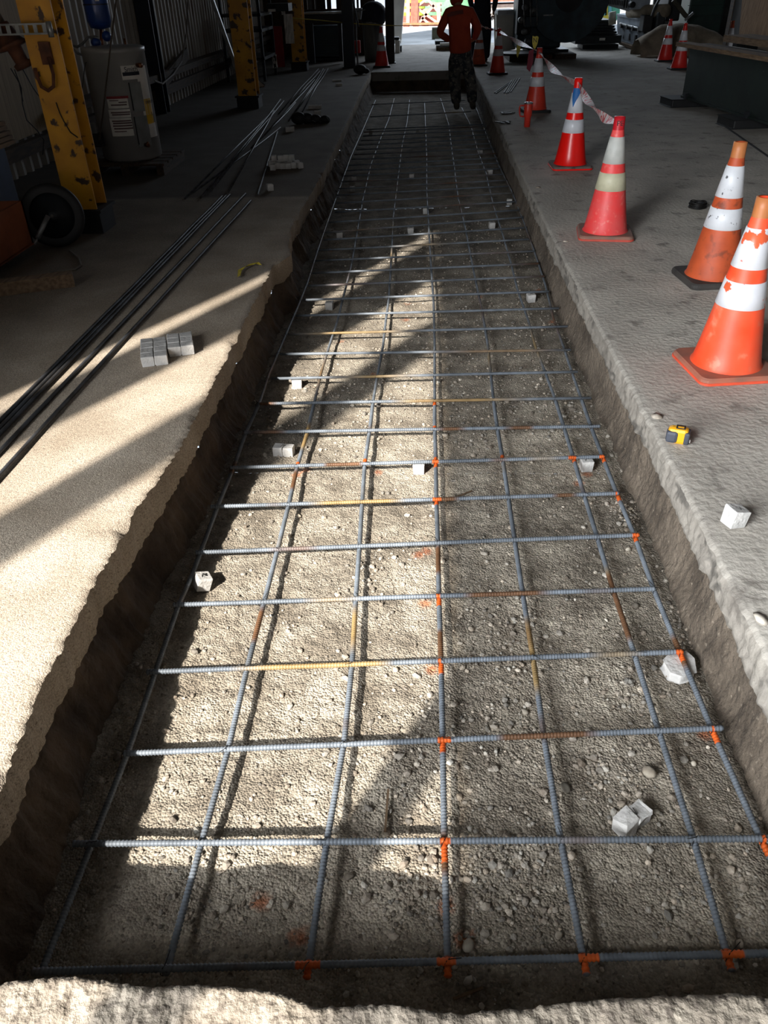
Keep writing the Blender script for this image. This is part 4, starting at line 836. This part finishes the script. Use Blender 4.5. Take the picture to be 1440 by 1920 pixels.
YB((776, 48), (778, -20), .3, 38, m_sal, 'upright'); YB((765, 48), (765, -20), .15, 38, m_pink, 'upright')
YB((782, 46), (782, 12), .16, 38, m_pink, 'upright'); YB((823, 45), (822, 5), .16, 38, m_pink, 'upright')
for p, q in (((782, 12), (812, -12)), ((780, 14), (825, 46)), ((800, -4), (826, 28)), ((786, 42), (815, 8)), ((790, 32), (806, 46))): YB(p, q, .09, 38, m_pink, 'diagonal_brace')
for y, m_ in ((33, m_sal), (39, m_sal), (45, m_pink), (9, m_pink), (20, m_pink)): YB((754, y), (828, y - 1), .12, 38.2, m_, 'beam')
t = thing('yard_barrier', 'low orange and white barrier along the far side of the yard', 'barrier', PY(790, 53, 37))
for i in range(9): MB().bar(PY(752 + i * 9, 54, 37), PY(754 + i * 9, 47, 37), .14).build('barrier_leg', m_sal if i % 2 else m_pink, t)
MB().bar(PY(750, 48, 37.1), PY(836, 46, 37.1), .16).build('barrier_rail', mat('orange_rail', (206, 130, 90)), t)
def blob(px, py, Y, r, mm, lab, cat, name, sc=(1, .6, 1)):
    p = PY(px, py, Y); mb = MB(); random.seed(int(px))
    for i in range(5): mb.sph(p + Vector((random.uniform(-r, r) * .6, random.uniform(-.2, .2), random.uniform(-r, r) * .5)), r * random.uniform(.4, .7), 10, sc)
    tag(mb.build(name, mm, smooth=True), lab, cat)
m_yg = mat('yellow_green_leaves', (176, 190, 60), (130, 160, 50)); m_cy = mat('cyan_sheet', (120, 190, 200)); m_yy = mat('yellow_machine', (220, 196, 70))
blob(763, 12, 42, 1.0, m_yy, 'yellow green bush outside beyond the red truss, left', 'bush', 'bush'); blob(791, 24, 41, .5, m_yg, 'small bright green bush behind the truss diagonal', 'bush', 'bush'); blob(760, 24, 43, .7, m_cy, 'pale cyan tarp heap in the yard', 'tarp', 'tarp'); blob(830, 8, 45, 1.3, mat('sea_green_leaves', (120, 180, 130)), 'sea green foliage beyond the truss to its right', 'bush', 'bush')
t = thing('yard_shed', 'pale red shed front far off in the bright yard behind the worker', 'shed', PY(880, 40, 46)); BX(838, -40, 1010, 6, 46, 4, 'fascia', m_sal, t); BX(840, 6, 1010, 52, 46.3, 3.5, 'shed_wall', mat('shed_cream', (200, 186, 176)), t)
# low pallet stack with pale lumps
t = thing('pallet_stack', 'stacked dark pallets with white lumps left of the worker', 'pallets', P(830, 104)); BX(816, 76, 860, 84, 23.4, .9, 'pallet', m_dark, t); BX(818, 88, 860, 101, 23.4, .9, 'pallet', m_wood, t); BX(825, 80, 860, 85, 23.2, .15, 'white_slab', m_white, t)
o = BX(810, 52, 832, 74, P(820, 74, 0).y, .5, 'olive_carton', mat('olive', (72, 70, 52))); tag(o, 'olive brown block behind the left elbow of the worker', 'block')
# bright daylight gaps behind the bench are real: siding strips with openings
for x0, x1 in ((580, 586), (592, 594), (611, 613), (624, 630)):
    pass

# ------------------------------------------------------------------ right background: machines
t = thing('lathe_machine', 'big dark machine with a large round disc on timber skids, upper right', 'machine', P(1030, 112))
dc = PY(1068, -8, 20.4); MB().cyl(dc, dc + Vector((0, .35, 0)), .88, n=48).build('round_disc', m_mach2, t, smooth=False)
MB().cyl(dc + Vector((.0, -.05, 0)), dc, .3, n=32).build('disc_hub', m_dark, t)
BX(968, -40, 1062, 92, 20.6, 1.3, 'machine_body', m_mach2, t, .04); BX(990, 92, 1066, 100, 20.5, 1.2, 'machine_base', m_dark, t)
BX(968, -20, 1000, 66, 20.3, .4, 'carriage', m_dark, t, .02); BX(984, 30, 1010, 52, 20.1, .3, 'apron_box', m_mach2, t, .02)
for x, y in ((985, 14), (1000, 20), (978, 38), (990, 78), (984, 60)): p = PY(x, y, 20.05); MB().cyl(p, p + Vector((0, .25, 0)), .06).build('hand_knob', m_galv, t, smooth=True)
for x in (982, 994, 1006): MB().cyl(PY(x, 0, 20.0), PY(x + 1, 48, 20.0), .014).build('lever', m_galv, t, smooth=True)
BX(1019, 27, 1037, 30, 20.35, .05, 'nameplate', m_galv, t)
t2 = thing('timber_skid', 'heavy dark timbers under the machine with the round disc', 'skid', P(1020, 118)); BX(955, 103, 1000, 117, 19.6, 1.5, 'timber', m_woodd, t2); BX(1022, 103, 1036, 112, 19.9, 1.2, 'timber', m_rust, t2); BX(1040, 101, 1081, 112, 19.9, 1.2, 'timber', m_woodd, t2)
o = MB().lathe([(.45, 0), (.45, .04)], PY(975, 102, 19.4), 28).build('round_plate', m_dark); tag(o, 'dark round plate lying on the skid beside the far cone', 'plate')
t = thing('concrete_block', 'pale weathered concrete block left of the dark machine', 'block', P(948, 100)); MB().prism([PY(934, 96, 21.6), PY(964, 90, 21.6), PY(968, 60, 21.6), PY(964, 30, 21.6), PY(933, 28, 21.6)], (0, .8, 0)).build('block_body', m_pile, t, bevel=.03); BX(933, 18, 965, 29, 21.3, 1.0, 'block_cap', mat('cap_light', (196, 198, 200)), t, .02)
t = thing('plate_stack', 'stack of dark steel plates on blocks between the two machines', 'plates', P(1120, 92))
for i in range(6): a, b = PY(1088 + 3 * math.sin(i * 2), 70 - i * 5.4, 22.6), PY(1158 - 2 * i, 66 - i * 5.4, 22.6); MB().bb(a.x, b.x, 22.6 - .04 * (i % 2), 23.8, a.z, a.z + .05).build('plate', m_dark if i % 2 else m_navy, t)
BX(1078, 66, 1166, 83, 22.4, 1.0, 'lower_block', m_dark, t); BX(1092, 83, 1160, 92, 22.7, .8, 'bearer', m_black, t); BX(1124, 71, 1135, 76, 22.38, .03, 'paper_tag', m_white, t)
# grey shear / brake machine
t = thing('press_brake', 'grey metal brake machine with clamps and a slotted guard plate', 'machine', P(1190, 95))
A0, A1 = PY(1157, 82, 23.4), PY(1226, 98, 21.6)
def fr(x0, y0, x1, y1, x2, y2, x3, y3, YA, YB_, off, name, mm):  # quad face given by image corners at its near and far depth
    return MB().prism([PY(x0, y0, YA), PY(x1, y1, YB_), PY(x2, y2, YB_), PY(x3, y3, YA)], off).build(name, mm, t)
fr(1157, 30, 1214, 40, 1214, 60, 1157, 48, 23.4, 21.8, (.5, .6, 0), 'upper_beam', m_mach); fr(1156, 26, 1214, 34, 1214, 40, 1156, 30, 23.3, 21.7, (.6, .7, 0), 'top_flange', m_mach)
fr(1157, 48, 1225, 66, 1222, 94, 1158, 74, 23.4, 21.6, (.5, .6, 0), 'lower_apron', m_mach); fr(1160, 74, 1222, 92, 1222, 97, 1160, 79, 23.3, 21.5, (.4, .5, 0), 'foot_rail', m_mach)
MB().cyl(PY(1163, 44, 23.2), PY(1216, 58, 21.5), .03).build('clamp_rod', m_galv, t, smooth=True)
for i in range(5): p = PY(1166 + i * 11, 48 + i * 2.6, 23.1 - i * .36); MB().box(p, (.08, .1, .1)).build('clamp', m_black, t); p = PY(1170 + i * 11, 66 + i * 3, 23.1 - i * .36); MB().box(p, (.05, .1, .14)).build('bolt_block', m_black, t)
BX(1204, 28, 1226, 60, 21.4, .4, 'end_housing', m_black, t, .02); BX(1226, 22, 1250, 76, 21.2, .8, 'drive_box', m_dark, t, .03)
MB().prism([PY(1160, 83, 23.2), PY(1206, 101, 21.3), PY(1206, 94, 21.3), PY(1160, 78, 23.2)], (.5, .3, 0)).build('timber_base', m_wood, t)
t = thing('slotted_guard', 'light grey guard plate with dark slots above the grey machine', 'guard plate', PY(1160, 15, 21.6)); 
MB().prism([PY(1138, -8, 22), PY(1180, -8, 22), PY(1180, 22, 22), PY(1138, 10, 22)], (0, .04, 0)).build('plate', mat('guard_light', (176, 182, 186)), t)
for i in range(10): p = PY(1142 + i * 3.1, 3 + i * .4, 21.97); MB().box(p, (.018, .01, .10)).build('slot', m_black, t)
for i in range(2): p = PY(1171 + i * 4.5, 7, 21.97); MB().box(p, (.03, .01, .17)).build('slot', m_black, t)
MB().cyl(PY(1148, 22, 22.3), PY(1148, 46, 22.3), .09).build('support_post', mat('cream', (190, 184, 168)), t, smooth=True); p = PY(1187, 9, 21.5); MB().cyl(p, p + Vector((0, .3, 0)), .06).build('knob', m_black, t, smooth=True)
BX(1180, -10, 1222, 18, 21.8, .6, 'housing', m_mach, t, .03)
a, b = PY(1181, 22, 22.3), PY(1250, 20, 21.2); tag(MB().cyl(a, b, .13, n=20).build('canvas_roll', m_tarp, smooth=True), 'rolled tan canvas lying on top of the grey machine', 'canvas roll')
# yard junk right of the disc, outside the door
blob(1138, 20, 31, .5, mat('sea_green_drum', (70, 150, 120)), 'sea green drum outside right of the round disc', 'drum', 'drum'); 
t = thing('painted_stand', 'yellow and cyan painted stand in the bright yard right of the disc', 'frame', PY(1140, 40, 30))
for x, m_ in ((1136, m_yy), (1143, m_cy), (1134, m_cy)): MB().bar(PY(x, 44, 30), PY(x + 2, -5, 30), .08).build('frame_post', m_, t)
MB().bar(PY(1128, 34, 30), PY(1150, 30, 30), .12).build('frame_rail', m_yy, t)
# sack
c = P(1300, 100); mb = MB(); n = 36
rows = []
for i in range(29):
    u = i / 28; x = 4.75 + 2.3 * u; hh = .62 * math.sin(PI * min(1, .08 + u * .95)) ** .6 * (1 - .28 * u) + .05; row = []
    for j in range(17):
        v_ = j / 16 * PI; yy = 20.6 - math.cos(v_) * (.5 + .15 * nz(u * 4, 2)); zz = max(0, math.sin(v_)) * hh + .05 * nz(u * 7, v_ * 2, 3) * math.sin(v_)
        row.append((x, yy - .25 + u * .3, max(0.0, zz)))
    rows.append(row)
v, f = sheet(rows); mb.add(v, f); tag(mb.build('canvas_sack', m_tarp, smooth=True), 'big tan canvas tarp heaped behind the pair of red cones', 'tarp')
c = P(1215, 108); t = MB().sph(c + Vector((.1, .2, .02)), .25, 12, (1.3, .6, .12)).build('canvas_flap', mat('canvas_light', (176, 166, 150)), smooth=True); tag(t, 'pale flap of canvas on the floor left of the red cones', 'canvas')
# green cabinet machine and wood post
t = thing('green_machine', 'large dark green machine housing behind the cones and wood post', 'machine', P(1330, 70)); BX(1284, -60, 1372, 66, 22.2, 1.5, 'housing', m_greenp, t, .03); BX(1290, 8, 1368, 11, 22.17, .03, 'rib', m_green, t); BX(1292, 28, 1366, 31, 22.17, .03, 'rib', m_green, t); BX(1248, -40, 1286, 40, 21.6, 1.0, 'drive_unit', m_black, t, .03)
MB().tube([PY(1262, 0, 21.4), PY(1272, 12, 21.4), PY(1284, 28, 21.4), PY(1292, 34, 21.4)], .05, 8).build('drive_hose', mat('hose_olive', (70, 66, 54)), t); MB().bar(PY(1284, 38, 21.3), PY(1300, 24, 21.3), .05).build('lever', m_galv, t)
MB().tube([PY(1238, -5, 21.1), PY(1228, 14, 21.1), PY(1222, 30, 21.1)], .03, 6).build('lever', m_dark, t)
a, b = PY(1362, 80, 17.0), PY(1379, 0, 17.0); tag(MB().bb(a.x, b.x, 17.0, 17.2, 0, 7.1).build('wood_post', m_woodd, bevel=.005), 'square brown wooden post left of the leaning plywood', 'post')
# leaning plywood
p = [PY(1384, 82, 14.0), PY(1460, 100, 12.6), PY(1480, -140, 13.4), PY(1404, -140, 14.8)]; tag(MB().prism(p, (0.01, .02, 0)).build('plywood_sheet', m_ply), 'tan plywood sheet leaning upright behind the planks at the right edge', 'plywood')
# green steel box beam on blocks with planks
t = thing('steel_box_beam', 'long dark green steel beam resting on black blocks at the right', 'beam', (3.75, 10, .1))
BXa = (3.52, 12.05); BXb = (4.6, 7.2)       # near-left bottom edge line in plan
def lp(u, o): # u along, o across
    a = Vector((3.52, 12.1, 0)); b = Vector((4.02, 7.6, 0)); d = (b - a).normalized(); n_ = Vector((-d.y, d.x, 0)); return a + d * u * (b - a).length + n_ * o
def bprism(u0, u1, o0, o1, z0, z1, name, mm, par, bevel=0):
    poly = [lp(u0, o0), lp(u1, o0), lp(u1, o1), lp(u0, o1)]; poly = [Vector((q.x, q.y, z0)) for q in poly]; return MB().prism(poly, (0, 0, z1 - z0)).build(name, mm, par, bevel=bevel)
bprism(0, 1.5, .02, .42, .12, .66, 'beam_web', m_green, t); bprism(0, 1.5, 0, .45, .10, .125, 'lower_flange', m_green, t); bprism(0, 1.5, 0, .45, .66, .685, 'upper_flange', m_green, t)
for u in (.03, .43): bprism(u, u + .015, -.02, .02, .1, .17, 'clip', m_dark, t)
for u, lab in ((-.06, 'black block under the far end of the green beam'), (.36, 'black block under the middle of the green beam'), (.9, 'black block under the near part of the green beam')):
    o = bprism(u, u + .10, -.18, .6, 0, .10, 'timber_block', m_black, None, .015); tag(o, lab, 'block')
o = bprism(-.07, 1.5, -.06, .12, .69, .735, 'plank', m_wood, None, .004); tag(o, 'long weathered plank lying on the near edge of the green beam', 'plank')
o = bprism(-.02, 1.5, .14, .30, .69, .725, 'plank', m_woodd, None, .004); tag(o, 'darker plank beside the weathered one on the green beam', 'plank')
o = bprism(.62, 1.5, .0, .14, .737, .765, 'plank', m_woodd, None, .004); tag(o, 'short brown plank on top of the weathered plank at the right edge', 'plank')
o = bprism(-.15, 1.5, .75, 1.15, .70, .78, 'plank', m_wood, None, .004); tag(o, 'wide brown plank behind, in front of the leaning plywood', 'plank')
t = thing('plank_trestle', 'dark trestle holding up the wide brown plank', 'trestle', (4.6, 11, 0)); bprism(-.1, -.07, .8, 1.1, 0, .7, 'leg', m_dark, t); bprism(.5, .53, .8, 1.1, 0, .7, 'leg', m_dark, t)
tag(MB().bar(P(1345, 227, .006), P(1450, 300, .006), .015, .01).build('thin_rod', m_black), 'thin black rod on the floor before the green beam', 'rod')
o = bprism(.05, .25, .45, .5, .685, .70, 'white_strip', m_white, None); tag(o, 'small white strip at the back edge of the green beam', 'strip')

# ------------------------------------------------------------------ people
def skin(name, vs, es, mm, par, sub=2):
    me = bpy.data.meshes.new(name); o0 = ORG.get(par.name, Vector((0, 0, 0)))
    me.from_pydata([tuple(Vector(v[0]) - o0) for v in vs], es, []); me.materials.append(mm); o = bpy.data.objects.new(name, me); C.objects.link(o); o.parent = par; ORG[o.name] = o0
    sk = o.modifiers.new('skin', 'SKIN'); sk.use_smooth_shade = True; sk.use_x_symmetry = False
    if not me.skin_vertices: me.attributes
    for i, v in enumerate(vs):
        d = me.skin_vertices[0].data[i]; r = v[1]; d.radius = r if isinstance(r, tuple) else (r, r); d.use_root = (i == 0)
    sb = o.modifiers.new('sub', 'SUBSURF'); sb.levels = sb.render_levels = sub
    return o
m_skin = mat('skin', (176, 128, 100), (160, 114, 88), .6)
m_hood = mat('orange_hoodie', (178, 66, 38), (156, 56, 32), .85, scale=5, c=(150, 42, 24), cscale=7, clo=.6, chi=.8, bump=.3, bscale=14)
m_camo = mat('camo_cloth', (86, 84, 80), (44, 48, 54), .9, scale=11, lo=.46, hi=.54, c=(122, 116, 106), cscale=26, clo=.58, chi=.62)
m_boot = mat('boot_brown', (92, 84, 70), (70, 64, 54), .8)
m_navyc = mat('navy_work_clothes', (24, 28, 42), (16, 18, 28), .85, bump=.3, bscale=12)
def person(name, label, root, J, top_m, leg_m, boot_m, hood=False, kk=1.0):
    t = thing(name, label, 'person', root)
    g = J
    # one continuous body
    V = [(g['pelvis'], (.13, .10)), (g['spine'], (.125, .095)), (g['chest'], (.16, .11)), (g['neck'], .055), (g['head0'], .075), (g['head1'], .095), (g['head2'], .07)]
    E = [(0, 1), (1, 2), (2, 3), (3, 4), (4, 5), (5, 6)]
    def chain(start, pts):
        k = start
        for p, r in pts: V.append((p, r)); E.append((k, len(V) - 1)); k = len(V) - 1
        return k
    ends_ = []
    for s in 'LR':
        ends_.append(chain(2, [(g['sh' + s], .06), (g['el' + s], .04), (g['wr' + s], .028), (g['ha' + s], (.04, .02))]))
        chain(0, [(g['hip' + s], .085), (g['kn' + s], .055), (g['an' + s], .04), (g['to' + s], .035)])
    b = skin('body', V, E, m_skin, t)
    for s in 'LR':     # fingers
        w, h = Vector(g['wr' + s]), Vector(g['ha' + s]); d = (h - w).normalized(); x = d.cross(Vector((0, 0, 1))).normalized()
        for k in range(4): q = h + x * (k - 1.5) * .019; l = (.07, .08, .076, .06)[k]; skin('finger', [(q, .009), (q + d * l * .5 + Vector((0, 0, -.008)), .0085), (q + d * l + Vector((0, 0, -.025)), .007)], [(0, 1), (1, 2)], m_skin, b, 1)
        q = w.lerp(h, .5) - x * .035; skin('thumb', [(q, .011), (q - x * .02 + d * .03, .009), (q - x * .022 + d * .06, .008)], [(0, 1), (1, 2)], m_skin, b, 1)
    # face on the far side of the head: nose, ears
    hd = Vector(g['head1']); fw = Vector((0, 1, -.15)).normalized()
    MB().sph(hd + fw * .105 + Vector((0, 0, -.005)), .016, 8, (.8, 1.2, 1.3)).build('nose', m_skin, b, smooth=True)
    for s in (-1, 1): MB().sph(hd + Vector((s * .09, 0, 0)), .028, 8, (.35, .8, 1.1)).build('ear', m_skin, b, smooth=True); MB().sph(hd + fw * .093 + Vector((s * .033, 0, .02)), .011, 8).build('eye', m_white, b, smooth=True)
    MB().sph(hd + fw * .098 + Vector((0, 0, -.045)), .022, 8, (1, .3, .3)).build('mouth', mat('lips', (150, 86, 76)), b, smooth=True)
    # upper garment
    V = [(Vector(g['pelvis']) + Vector((0, 0, -.13)), (.205 * kk, .15 * kk)), (Vector(g['pelvis']) + Vector((0, 0, .10)), (.19, .135)), (g['spine'], (.185, .14)), (g['chest'], (.185, .135)), (Vector(g['neck']) + Vector((0, 0, -.03)), .085)]
    E = [(0, 1), (1, 2), (2, 3), (3, 4)]
    for s in 'LR':
        V.append((g['sh' + s], .088)); E.append((3, len(V) - 1)); V.append((Vector(g['sh' + s]).lerp(Vector(g['el' + s]), .5), .078)); E.append((len(V) - 2, len(V) - 1))
        V.append((g['el' + s], .068)); E.append((len(V) - 2, len(V) - 1)); V.append((g['wr' + s], .048)); E.append((len(V) - 2, len(V) - 1))
    up = skin('hoodie' if hood else 'jacket', V, E, top_m, t)
    if hood:
        h0 = Vector(g['head1']); skin('hood', [(Vector(g['neck']) + Vector((0, -.01, -.01)), .10), (h0 + Vector((0, -.025, -.06)), .118), (h0 + Vector((0, -.02, .03)), .122), (h0 + Vector((0, 0, .10)), .08)], [(0, 1), (1, 2), (2, 3)], top_m, t)
    else:
        h0 = Vector(g['head1']); skin('hair', [(h0 + Vector((0, -.02, -.02)), .095), (h0 + Vector((0, -.01, .05)), .095), (h0 + Vector((0, 0, .1)), .05)], [(0, 1), (1, 2)], m_black, t)
    # trousers
    V = [(Vector(g['pelvis']) + Vector((0, 0, .12)), (.17, .125)), (Vector(g['pelvis']) + Vector((0, 0, -.10)), (.185 * kk, .135 * kk)), (Vector(g['pelvis']) + Vector((0, 0, -.17)), (.16 * kk, .12 * kk))]; E = [(0, 1), (1, 2)]
    for s in 'LR':
        V.append((Vector(g['hip' + s]).lerp(Vector(g['kn' + s]), .42), .122 * kk)); E.append((2, len(V) - 1))
        V.append((g['kn' + s], .102 * kk)); E.append((len(V) - 2, len(V) - 1)); V.append((Vector(g['kn' + s]).lerp(Vector(g['an' + s]), .5), .096 * kk)); E.append((len(V) - 2, len(V) - 1)); V.append((Vector(g['an' + s]) + Vector((0, 0, -.045)), .085 * kk)); E.append((len(V) - 2, len(V) - 1))
    skin('trousers', V, E, leg_m, t)
    for s in 'LR':
        a, q = Vector(g['an' + s]), Vector(g['to' + s]); skin('boot', [(a + Vector((0, -.03, -.0)), .058), (a + Vector((0, -.03, -.05)), .055), (a.lerp(q, .6) + Vector((0, 0, -.035)), (.05, .042)), (q + Vector((0, 0, -.005)), (.045, .032))], [(0, 1), (1, 2), (2, 3)], boot_m, t, 2)
    return t
Yw = 14.4
def WP(x, y, dy=0): return PY(x, y, Yw + dy)
J = dict(pelvis=WP(863, 92), spine=WP(862, 62), chest=WP(861, 34, .03), neck=WP(858, 8, .08), head0=WP(857, 0, .11), head1=WP(856, -9, .14), head2=WP(856, -20, .17),
 shL=WP(839, 26, .03), elL=WP(823, 62, .0), wrL=WP(843, 75, .17), haL=WP(853, 76, .24), shR=WP(883, 24, .03), elR=WP(897, 54, .02), wrR=WP(889, 74, .17), haR=WP(880, 77, .24),
 hipL=WP(852, 104), hipR=WP(874, 104), knL=WP(852, 148, .08), knR=WP(882, 146, .03), anL=WP(856, 191, .02), anR=WP(886, 189, -.08), toL=WP(857, 201, .2), toR=WP(888, 201, .1))
t = person('person', 'person from behind in an orange hoodie and camo trousers standing in the trench', P(870, 208, -.35), J, m_hood, m_camo, m_boot, True)
bp = [WP(x, y, -.145 if x < 870 else -.14) for x, y in ((838, 28), (846, 22), (858, 20), (868, 18), (869, 26), (858, 27), (850, 30), (840, 32))]
MB().prism(bp, (0, .01, 0)).build('back_print', mat('dark_print', (112, 44, 34)), t)
Yp = 19.8
def W2(x, z, dy=0): return Vector((1.24 + x, Yp + dy, z))
J = dict(pelvis=W2(0, .95), spine=W2(0, 1.15), chest=W2(0, 1.38), neck=W2(0, 1.56), head0=W2(0, 1.62, .01), head1=W2(0, 1.70, .02), head2=W2(0, 1.78, .01),
 shL=W2(-.2, 1.45), elL=W2(-.27, 1.17, -.03), wrL=W2(-.2, .97, .14), haL=W2(-.14, .95, .2), shR=W2(.2, 1.45), elR=W2(.28, 1.17, -.03), wrR=W2(.25, .93, .05), haR=W2(.24, .86, .07),
 hipL=W2(-.1, .88), hipR=W2(.1, .88), knL=W2(-.11, .48, .03), knR=W2(.11, .48, .03), anL=W2(-.11, .09), anR=W2(.11, .09), toL=W2(-.13, .045, .17), toR=W2(.13, .045, .17))
person('person', 'person in dark navy work clothes standing behind the worker in orange, head out of view', (1.24, Yp, 0), J, m_navyc, m_navyc, m_black, kk=1.2)
